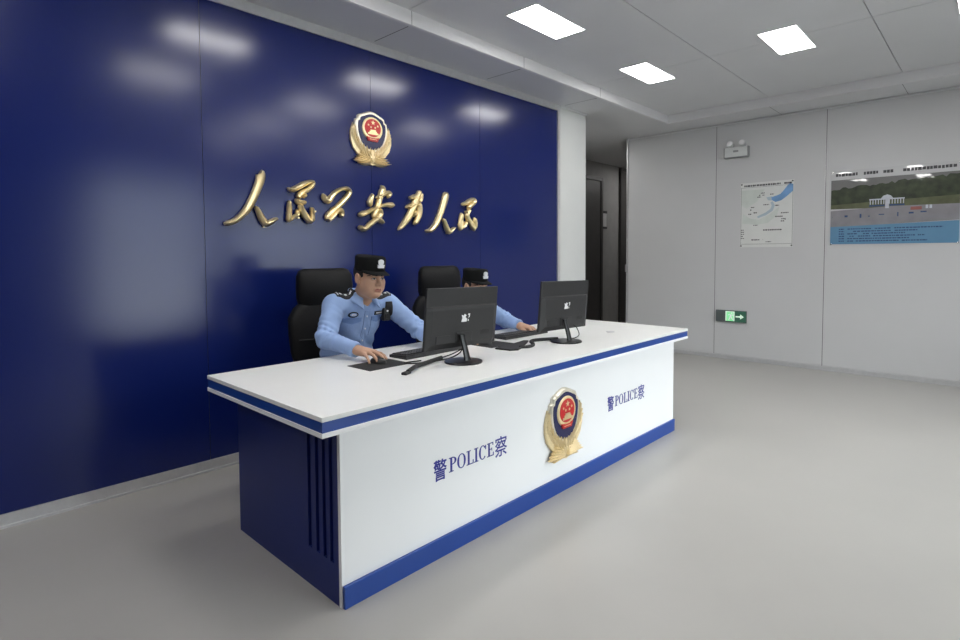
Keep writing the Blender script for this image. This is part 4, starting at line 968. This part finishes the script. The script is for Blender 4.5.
def hand(sd, wrist, fwd, thumb, curl, hs=1.06):
    """palm-down hand; thumb = direction of the thumb side; curl: per finger (d0,d1,d2) downward bends in radians"""
    w = np.array(wrist, float); f, s_, u = frame(fwd, thumb)
    F_, S_, U_ = f * hs, s_ * hs, u * hs; f0, s0, u0 = f, s_, u; f, s_, u = F_, S_, U_
    kn = [w + f * .088 + s_ * .030 + u * .004, w + f * .093 + s_ * .009 + u * .007, w + f * .088 - s_ * .012 + u * .005, w + f * .078 - s_ * .032 + u * .0]
    for i, k_ in enumerate(kn):
        sd.cap(w + s_ * (.016 - .010 * i), k_ - u * .004, .0185, .0125, .016)
    sd.ell(w + f * .045 - u * .004, (.03, .03, .013), .02, R=np.stack([f0, s0, u0], 1))
    ln = [(.040, .025, .020), (.044, .028, .021), (.041, .026, .020), (.032, .020, .018)]
    spread = [.14, .03, -.07, -.18]
    for i, k_ in enumerate(kn):
        a = 0; p = k_ - u * .003; d0 = f * math.cos(spread[i]) + s_ * math.sin(spread[i]); rr_ = (.0092, .0085, .0078, .0068)
        for j in range(3):
            a += curl[i][j]; d = d0 * math.cos(a) - u * math.sin(a); q = p + d * ln[i][j] * .95
            sd.cap(p, q, rr_[j] * (.9 if i == 3 else 1), rr_[j + 1] * (.9 if i == 3 else 1), .003 if j else .006); p = q
    b = w + f * .022 + s_ * .022 - u * .006
    p1 = b + f * .030 + s_ * .020 - u * .008; p2 = p1 + f * .030 + s_ * .006 - u * .006; p3 = p2 + f * .024 - s_ * .004 - u * .004
    sd.cap(b, p1, .0155, .0115, .012); sd.cap(p1, p2, .0112, .0098, .004); sd.cap(p2, p3, .0098, .0078, .003)

def head_M(pos, yaw_, pitch_, roll_): return Matrix.Translation(pos) @ Matrix.Rotation(yaw_, 4, 'Z') @ Matrix.Rotation(roll_, 4, 'Y') @ Matrix.Rotation(pitch_, 4, 'X')

def make_person(label, J, chair_z):
    root = thing('person', label, 'person', (J['pel'][0], J['pel'][1], 0), group='seated officers')
    ro = np.array([J['pel'][0], J['pel'][1], 0], np.float32)
    g = {k: (np.array(v, float) - ro if k not in ('har', 'hal') else np.array(v, float)) if k != 'head' else v for k, v in J.items()}
    HM = Matrix.Translation(-Vector(ro)) @ head_M(*J['head'])
    Rm = np.array(HM.to_3x3()); hp = np.array(HM.translation)
    HS_ = J['hscale']
    W_ = lambda v: tuple(hp + Rm @ (np.array(v) * HS_))
    # ---------- body (head, neck, trunk, arms, hands, legs: one surface)
    b = SDF()
    E = lambda c, r, k=.02, op='u': b.ell(W_(c), tuple(np.array(r) * HS_), k, op, Rm)
    C = lambda p, q, ra, rb, k=.02, op='u': b.cap(W_(p), W_(q), ra * HS_, rb * HS_, k, op)
    E((0, .018, .035), (.077, .097, .086)); E((0, -.030, -.035), (.063, .066, .088), .03); E((0, -.058, -.092), (.034, .030, .024), .03)
    for s_ in (-1, 1):
        E((s_ * .048, -.010, -.062), (.022, .036, .034), .03); E((s_ * .043, -.062, -.022), (.024, .022, .022), .022)
        E((s_ * .040, -.055, -.055), (.024, .026, .026), .02)
    C((-.034, -.082, .024), (.034, -.082, .024), .0125, .0125, .018)
    for s_ in (-1, 1): E((s_ * .031, -.105, .003), (.019, .016, .0115), .012, 's')
    for s_ in (-1, 1): E((s_ * .031, -.078, .001), (.0165, .0135, .0125), .004)
    C((0, -.088, .012), (0, -.109, -.026), .0085, .0125, .012)
    E((0, -.108, -.031), (.0125, .012, .0105), .008)
    for s_ in (-1, 1): E((s_ * .0125, -.098, -.033), (.0095, .0115, .0085), .007)
    C((-.020, -.090, -.063), (.020, -.090, -.063), .0062, .0062, .006); C((0, -.095, -.0625), (0, -.0955, -.0625), .006, .006, .008)
    C((-.017, -.089, -.0735), (.017, -.089, -.0735), .0068, .0068, .006)
    E((0, -.100, -.0682), (.026, .010, .0022), .003, 's')
    E((0, -.093, -.083), (.02, .008, .005), .008, 's')
    for s_ in (-1, 1):
        E((s_ * .080, .016, -.004), (.008, .021, .033), .006); E((s_ * .088, .010, -.002), (.006, .011, .018), .005, 's')
        E((s_ * .077, .004, -.030), (.007, .010, .010), .005)
    nb = g['neck']
    b.cap(W_((0, .022, -.060)), tuple(nb), .056, .060, .03)
    sl, sr = g['shr'], g['shl']
    ch, be, pe = g['chest'], g['belly'], g['pelv']
    for s_ in (sl, sr): b.cap(tuple(nb + np.array([0, .01, -.03])), tuple(s_), .05, .046, .04)
    ax = (ch - be) / np.linalg.norm(ch - be); xx = np.array([1., 0, 0]); xx -= ax * (xx @ ax); xx /= np.linalg.norm(xx); TM = np.stack([xx, np.cross(ax, xx), ax], 1)
    b.ell(tuple(ch), (.150, .095, .165), .05, R=TM); b.ell(tuple(be), (.142, .105, .16), .06, R=TM); b.ell(tuple(pe), (.160, .125, .11), .06)
    arms = []
    for s_, e, w, hd in ((sl, g['elr'], g['wrr'], g['har']), (sr, g['ell'], g['wrl'], g['hal'])):
        b.cap(tuple(s_), tuple(e), .050, .040, .03); b.cap(tuple(e), tuple(w), .040, .026, .02, fl=None); arms.append((s_, e, w, hd))
    cm = ((.12, .28, .28), (.10, .28, .28), (.18, .34, .30), (.32, .38, .28))
    ck = ((.42, .42, .3), (.40, .45, .3), (.42, .45, .3), (.45, .45, .3))
    for (s_, e, w, hd), sgn, cu in zip(arms, (1, -1), (cm, ck)):
        hand(b, tuple(w), tuple(hd), (sgn, 0, 0), cu)
    hips = [pe + np.array([q * .09, -.02, -.02]) for q in (-1, 1)]
    knees = [np.array([g['knr'][0], g['knr'][1], g['knr'][2]]), g['knl']]; ank = [g['anr'], g['anl']]
    for hh, k_, a_ in zip(hips, knees, ank):
        b.cap(tuple(hh), tuple(k_), .080, .056, .05); b.cap(tuple(k_), tuple(a_), .054, .036, .02)
        b.cap(tuple(a_), tuple(a_ + np.array([0, -.13, -.045])), .036, .028, .02)
    lo = np.array([-.46, -.80, .02]); hi = np.array([.46, .34, 1.36])
    P, F = b.mesh(lo, hi, .0036)
    # lips and brows differ in colour only
    cen = P[F].mean(1); lc = (cen - hp) @ Rm / HS_
    mi = np.zeros(len(F), int)
    lip = (np.abs(lc[:, 0]) < .0235 - np.abs(lc[:, 2] + .068) * .6) & (lc[:, 2] > -.0795) & (lc[:, 2] < -.0575) & (lc[:, 1] < -.078)
    mi[lip] = 1
    body = np_obj('body', P, F, [M['skin'], M['lips']], root, mi)
    bv = bvh_of(P, F)
    # eyes: lens-shaped slivers between the lids, brows above
    for s_ in (-1, 1):
        c0 = Vector(W_((s_ * .031, 0, .0005))); fdir = Vector(Rm @ np.array([0, 1, 0])); uq = Vector(Rm @ np.array([0, 0, 1]))
        e = conform('eye', bv, [(.0135 * math.cos(a), .0042 * math.sin(a)) for a in [2 * PI * k / 16 for k in range(16)]], c0, fdir, uq, M['eyewhite'], root, .0012, 3)
        conform('iris', bv, [(.0050 * math.cos(a), .0042 * math.sin(a)) for a in [2 * PI * k / 12 for k in range(12)]], c0, fdir, uq, M['iris'], e, .0022, 3)
        conform('eyelid_line', bv, [(-.0155, .0005), (-.008, .0042), (0, .0052), (.008, .0044), (.0155, .001), (.0155, .0025), (.008, .0068), (0, .0078), (-.008, .0068), (-.0155, .002)], c0, fdir, uq, M['hair'], e, .0016, 2)
        c1 = Vector(W_((s_ * .034, 0, .0195)))
        conform('eyebrow', bv, [(s_ * x, z) for x, z in ((-.020, -.003), (0, .001), (.014, .0), (.024, -.005), (.022, -.001), (.012, .005), (0, .006), (-.020, .003))], c1, fdir, uq, M['hair'], root, .0016, 3)
    # ---------- hair below the cap
    hs = SDF()
    hs.ell(W_((0, .020, .034)), tuple(np.array((.0815, .102, .090)) * HS_), .01, R=Rm)
    def cut(p):
        q = (p - hp.astype(np.float32)) @ Rm.astype(np.float32) / HS_
        # keep behind the hairline: temples, sideburns, nape; trimmed round the ear
        front = -(q[:, 1] + .030 - .25 * (q[:, 2] - .02))
        nape = -(q[:, 2] + .040 - .35 * np.minimum(q[:, 1] - .04, .0))
        ear = .030 - np.sqrt((q[:, 1] - .016) ** 2 + (q[:, 2] + .006) ** 2)
        top = q[:, 2] - .070
        return np.maximum(np.maximum(front, nape), np.maximum(ear, top))
    def hshell(p): return cut(p)
    class HS(SDF):
        def ev(s, p): return np.maximum(SDF.ev(s, p), hshell(p))
    hs.__class__ = HS
    Ph, Fh = hs.mesh(hp - .14, hp + .14, .004)
    np_obj('hair', Ph, Fh, M['hair'], root)
    # ---------- cap
    cp = link(bpy.data.objects.new('cap', None), root); cp.matrix_local = HM @ Matrix.Scale(HS_, 4) @ Matrix.Translation((0, .004, .042)) @ Matrix.Rotation(J['captilt'], 4, 'X')
    mb = MB(); rg = []
    for z, rx, ry, yo, fr_ in ((0, .0835, .104, 0, 0), (.012, .085, .106, 0, 0), (.05, .0865, .107, .0, .004), (.082, .0875, .106, .002, .010), (.094, .084, .102, .004, .012), (.099, .074, .092, .006, .012), (.101, .03, .04, .008, .008)):
        r = []
        for k in range(40):
            a = 2 * PI * k / 40; c_, s_ = math.cos(a), math.sin(a); f = max(0, -s_)
            r.append((rx * c_, yo + ry * s_, z * .91 + fr_ * f * f))
        rg.append(r)
    mb.rings(rg); mb.build('crown', M['cap'], cp)
    mb = MB(); top_, bot = [], []
    n = 20
    for j in range(6):
        v = j / 5; rt_ = []; rb_ = []
        for k in range(n + 1):
            a = PI * (1.10 + .80 * k / n); c_, s_ = math.cos(a), math.sin(a)
            ext = .056 * v * max(0, math.sin(PI * (k / n))) ** .55
            x = (.0845 + ext * .18) * c_ ; y = (.105) * s_ - ext
            z = .008 - .16 * ext - 1.5 * ext * ext - 1.5 * x * x * v
            rt_.append((x, y, z + .002)); rb_.append((x, y, z - .002))
        top_.append(rt_); bot.append(rb_)
    vs = [p for r in top_ for p in r] + [p for r in bot for p in r]; nn = n + 1; o2 = 6 * nn; fs = []
    for j in range(5):
        for k in range(n):
            fs.append([j * nn + k, j * nn + k + 1, (j + 1) * nn + k + 1, (j + 1) * nn + k]); fs.append([o2 + j * nn + k, o2 + (j + 1) * nn + k, o2 + (j + 1) * nn + k + 1, o2 + j * nn + k + 1])
    for k in range(n): fs.append([5 * nn + k, 5 * nn + k + 1, o2 + 5 * nn + k + 1, o2 + 5 * nn + k])
    mb.add(vs, fs, 0, True); mb.build('brim', M['cap'], cp)
    mb = MB(); Mb = Matrix.Translation((0, -.108, .058)) @ Matrix.Rotation(-.05, 4, 'X')
    mb.prism([(x * .052, z * .052) for x, z in shield(1.0)], -.006, .004, M=Mb)
    mb.prism([(-.021, -.026), (.021, -.026), (.024, -.006), (.012, -.012), (-.012, -.012), (-.024, -.006)], -.007, .003, M=Mb)
    mb.build('cap_badge', M['patch_white'], cp)
    # ---------- shirt
    s = SDF()
    I = .010
    for q in (sl, sr): s.cap(tuple(nb + np.array([0, .012, -.035])), tuple(q), .05 + I, .048 + I, .04)
    s.ell(tuple(ch), (.158 + I, .106 + I, .175), .05, R=TM); s.ell(tuple(be + np.array([0, 0, .0])), (.158 + I, .122 + I, .175), .06, R=TM)
    s.ell(tuple(pe + np.array([0, 0, .06])), (.165, .132, .10), .05)
    cuffs = []
    for s_, e, w, hd in arms:
        d = (w - e) / np.linalg.norm(w - e); cut_ = w - d * .012
        s.cap(tuple(s_), tuple(e), .058 + I * .6, .049 + I * .6, .03)
        def sleeve(p, e=e.astype(np.float32), w=w.astype(np.float32), d=d.astype(np.float32), cut_=cut_.astype(np.float32)):
            dd = w - e; t = np.clip(((p - e) @ dd) / (dd @ dd), 0, 1.0)
            r = .054 + (.036 - .054) * t + .004 * np.exp(-((t - .86) / .07) ** 2)
            return np.maximum(np.linalg.norm(p - e - t[:, None] * dd, axis=1) - r, (p - cut_) @ d)
        s.fn(sleeve, np.minimum(e, w) - .07, np.maximum(e, w) + .07, .018)
    # collar: stand and two points, open at the throat
    hf = np.array([0., -1, 0])
    cl = [(0, .062, .030), (.045, .048, .034), (.066, .012, .030), (.058, -.030, .014), (.040, -.062, -.012)]
    nk = nb + np.array([0, .004, .018])
    for sg in (-1, 1):
        pts_ = [nk + np.array([sg * x, y, z]) for x, y, z in cl]
        for p_, q_ in zip(pts_[:-1], pts_[1:]): s.cap(tuple(p_), tuple(q_), .013, .013, .006)
        # folded-down leaf of the collar ending in a point
        for t_ in np.linspace(0, 1, 9):
            i_ = min(int(t_ * 2), 1); u_ = t_ * 2 - i_; base = pts_[2 + i_] * (1 - u_) + pts_[3 + i_] * u_
            tip = np.array([sg * .090, -.035, -.018]) * (1 - t_) + np.array([sg * .058, -.104, -.066]) * t_
            s.cap(tuple(base), tuple(nk + tip), .0105, .0062, .004)
    s.ell(tuple(nk + np.array([0, -.020, .055])), (.056, .064, .075), .006, 's')
    s.ell(tuple(nk + np.array([0, -.085, -.01])), (.024, .05, .055), .006, 's')
    elb = [a[1].astype(np.float32) for a in arms]; shs = [a[0].astype(np.float32) for a in arms]; wrs = [a[2].astype(np.float32) for a in arms]
    def folds(p):
        d = np.zeros(len(p), np.float32)
        for S0, E0, W0 in zip(shs, elb, wrs):
            for A_, B_, sg in ((S0, E0, 1.0), (W0, E0, .8)):
                v = B_ - A_; L_ = np.linalg.norm(v); v = v / L_; t = (p - A_) @ v
                rad = np.linalg.norm(p - A_ - t[:, None] * v, axis=1)
                m = np.exp(-((rad - .05) / .035) ** 2) * np.clip(t / L_, 0, 1) * (t < L_ + .05) * (t > -.02)
                d += .0032 * sg * m * np.sin(t * 150 + 2.2 * np.sin(p[:, 0] * 38 + p[:, 2] * 22) + p[:, 1] * 26)
        tz = np.clip(1 - np.abs(p[:, 2] - (be[2] - .01)) / .22, 0, 1)
        d += .0038 * tz * np.sin(p[:, 2] * 85 + 3 * np.sin(p[:, 0] * 17) + p[:, 0] * 30)
        d += .0022 * np.sin(p[:, 0] * 55 + 2 * np.sin(p[:, 2] * 21)) * np.sin(p[:, 2] * 33 + 1.3)
        return d
    Ps, Fs = s.mesh((-.46, -.62, .40), (.46, .30, 1.20), .0044, folds)
    sh = np_obj('shirt', Ps, Fs, M['shirt'], root)
    sv = bvh_of(Ps, Fs)
    mid = (ch[0])
    hit = lambda x, z, y0=-.6: sv.ray_cast(Vector((x, y0, z)), Vector((0, 1, 0)), 2)
    cz = float(nk[2])
    # placket, buttons, pockets
    dirn = Vector((0, 1, 0)); upz = Vector((0, 0, 1))
    hx_ = float(nk[0])
    def patch(name, x, z, pts, m, parent=root, th=.004, dr=dirn, sub=4):
        h = sv.ray_cast(Vector((x, 0, z)) - Vector(dr) * 1.0, Vector(dr), 2)
        if h[0] is None: return None
        return conform(name, sv, pts, h[0], dr, upz, m, parent, th, sub)
    pl = patch('placket', hx_, cz - .20, [(-.016, -.13), (.016, -.13), (.016, 0), (.016, .115), (-.016, .115), (-.016, 0)], M['shirt'], sh, .003)
    for k in range(3):
        z = cz - .12 - .075 * k; h = hit(hx_, z)
        if h[0] is not None: MB().lathe([(.0055, 0), (.0055, .002), (.0, .0025)], 10, M=Matrix.Translation(h[0] - Vector((0, .004, 0))) @ Matrix.Rotation(PI / 2, 4, 'X')).build('button', M['button'], sh)
    for sg in (-1, 1):
        pk = patch('pocket', hx_ + sg * .085, cz - .185, [(-.048, -.055), (.048, -.055), (.048, .045), (-.048, .045)], M['shirt'], sh, .0028)
        fl_ = patch('pocket_flap', hx_ + sg * .085, cz - .140, [(-.050, -.008), (0, -.022), (.050, -.008), (.050, .016), (-.050, .016)], M['shirt_trim'], sh, .0045)
    # round badge on the wearer's right chest, dark name strip on the left
    rb = patch('chest_badge', hx_ - .085, cz - .105, ell(0, 0, .026, .017, 24), M['patch_black'], sh, .006)
    patch('badge_centre', hx_ - .085, cz - .105, ell(0, 0, .019, .011, 20), M['patch_blue'], rb or sh, .0075)
    patch('badge_mark', hx_ - .085, cz - .105, [(-.012, -.003), (-.003, -.005), (0, .006), (.003, -.005), (.012, -.003), (.010, .003), (-.010, .003)], M['patch_white'], rb or sh, .009, sub=2)
    nt_ = patch('name_strip', hx_ + .088, cz - .105, [(-.034, -.011), (.034, -.011), (.034, .011), (-.034, .011)], M['patch_black'], sh, .006)
    patch('strip_mark', hx_ + .088, cz - .105, [(-.024, -.004), (.024, -.004), (.024, .004), (-.024, .004)], M['patch_white'], nt_ or sh, .0072, sub=2)
    # arm patch on the right sleeve
    # shoulder boards laid on top of the shoulders
    dn = Vector((0, 0, -1))
    for q, sg in ((sl, -1), (sr, 1)):
        o = Vector(tuple(nb + (q - nb) * .66 + np.array([0, -.022, .12])))
        a0 = np.array([q[0] - nb[0], q[1] - nb[1]]); a0 /= np.linalg.norm(a0)
        rot = lambda pts: [(x * a0[0] * 1 - y * a0[1], x * a0[1] + y * a0[0]) for x, y in pts]
        outl = [(-.070, -.018), (-.02, -.021), (.03, -.023), (.060, -.023), (.060, .023), (.03, .023), (-.02, .021), (-.070, .018)]
        def flatp(name, pts, m, par, th):
            # right = d x up with d down: choose up = +y so right = +x*-1 -> mirror x
            return conform(name, sv, rot(pts), o, dn, Vector((0, 1, 0)), m, par, th, 4)
        bd = flatp('shoulder_board', outl, M['patch_black'], sh, .007)
        for k in range(3):
            cx_ = -.028 + .030 * k * 1.0
            flatp('rank_star', [(cx_ + x, y) for x, y in star(0, 0, .0105)], M['patch_white'], bd, .0095)
        flatp('rank_bar', [(.050, -.019), (.055, -.019), (.055, .019), (.050, .019)], M['patch_white'], bd, .009)
    # shoulder microphone on a strap at the left chest
    if J['radio']:
        x0 = float(sr[0]) - .045; z0 = float(sr[2]) + .0
        rd = patch('radio_strap', x0 + .005, z0 - .02, [(-.018, -.07), (.018, -.07), (.022, .04), (-.014, .04)], M['patch_black'], root, .008)
        h = hit(x0, z0 - .055)
        if h[0] is not None:
            Mr = Matrix.Translation(h[0] + Vector((0, -.012, 0)))
            r_ = MB().box(-.026, .026, -.014, .014, -.042, .038, bev=.006, M=Mr).build('shoulder_microphone', M['black_plastic'], root)
            MB().box(-.016, .016, -.017, -.013, -.03, -.0, bev=.001, M=Mr).build('grille', M['gloss_black'], r_)
            MB().lathe([(.006, 0), (.006, .004), (0, .005)], 10, M=Mr @ Matrix.Translation((.0, -.014, .018)) @ Matrix.Rotation(PI / 2, 4, 'X')).build('lens', M['patch_white'], r_)
    # ---------- trousers and shoes
    tr_ = SDF()
    tr_.ell(tuple(pe), (.178, .142, .125), .05)
    for hh, k_, a_ in zip(hips, knees, ank):
        tr_.cap(tuple(hh), tuple(k_), .096, .070, .05)
        d = (a_ - k_)
        def leg(p, k_=k_.astype(np.float32), a_=a_.astype(np.float32)):
            dd = a_ - k_; t = np.clip(((p - k_) @ dd) / (dd @ dd), 0, 1); return np.maximum(np.linalg.norm(p - k_ - t[:, None] * dd, axis=1) - (.070 - .010 * t), a_[2] - .0 - p[:, 2])
        tr_.fn(leg, np.minimum(k_, a_) - .09, np.maximum(k_, a_) + .09, .02)
    Pt, Ft = tr_.mesh((-.42, -.80, .02), (.42, .34, .72), .009)
    np_obj('trousers', Pt, Ft, M['trousers'], root)
    for a_ in ank:
        sd = SDF().cap(tuple(a_ + np.array([0, .02, -.04])), tuple(a_ + np.array([0, -.15, -.055])), .046, .038, .02).cap(tuple(a_), tuple(a_ + np.array([0, .0, -.04])), .050, .05, .02)
        def flo(p): return .004 - p[:, 2]
        class FS(SDF):
            def ev(s, p): return np.maximum(SDF.ev(s, p), flo(p))
        sd.__class__ = FS
        Pq, Fq = sd.mesh(a_ + np.array([-.08, -.24, -.12]), a_ + np.array([.08, .12, .06]), .007)
        np_obj('shoe', Pq, Fq, M['shoe'], root)
    return root

def pose(dx=0.0, dz=0.0, **kw):
    a = dict(pel=(1.925, 2.955, .50), pelv=(1.925, 2.985, .545), belly=(1.925, 2.955, .735), chest=(1.932, 2.875, .925), neck=(1.928, 2.795, 1.060),
             shr=(1.762, 2.830, 1.030), shl=(2.112, 2.785, 1.018),
             elr=(1.645, 2.735, .858), wrr=(1.695, 2.492, .813), har=(.10, -.98, -.03),
             ell=(2.245, 2.640, .855), wrl=(2.200, 2.480, .812), hal=(-.18, -.95, -.05),
             knr=(1.80, 2.52, .47), knl=(2.06, 2.50, .47), anr=(1.78, 2.50, .10), anl=(2.08, 2.47, .10),
             head=((1.925, 2.705, 1.190), -.01, .07, .03), captilt=.06, radio=True, hscale=.96)
    for k, v in list(a.items()):
        if k == 'head': a[k] = ((v[0][0] + dx, v[0][1], v[0][2] + dz),) + v[1:]
        elif isinstance(v, tuple) and k not in ('har', 'hal'):
            f = 1 if k in ('chest', 'neck', 'shr', 'shl') else .6 if k == 'belly' else .4 if k in ('pelv',) else 0
            a[k] = (v[0] + dx, v[1], v[2] + dz * f)
    a.update(kw); return a
make_person('left officer in light blue shirt and black cap, right hand on a mouse', pose(), 0)
p2 = pose(.885, -.085, wrr=(2.50, 2.49, .813), elr=(2.485, 2.735, .835), ell=(3.135, 2.700, .835), wrl=(3.105, 2.520, .803), hal=(.05, -.98, -.08), radio=False)
p2['head'] = ((2.818, 2.70, 1.098), -.03, .05, .0); p2['hscale'] = .92
make_person('officer in black cap, mostly hidden behind the left monitor', p2, 0)

# ------------------------------------------------------------------ render look
S.view_settings.view_transform = 'Standard'; S.view_settings.look = 'None'
S.view_settings.exposure = 0.0; S.view_settings.gamma = 1.0; S.view_settings.use_curve_mapping = False
S.cycles.use_denoising = True
S.cycles.max_bounces = 10; S.cycles.diffuse_bounces = 6; S.cycles.glossy_bounces = 4
S.cycles.sample_clamp_indirect = 8
S.cycles.caustics_reflective = False; S.cycles.caustics_refractive = False
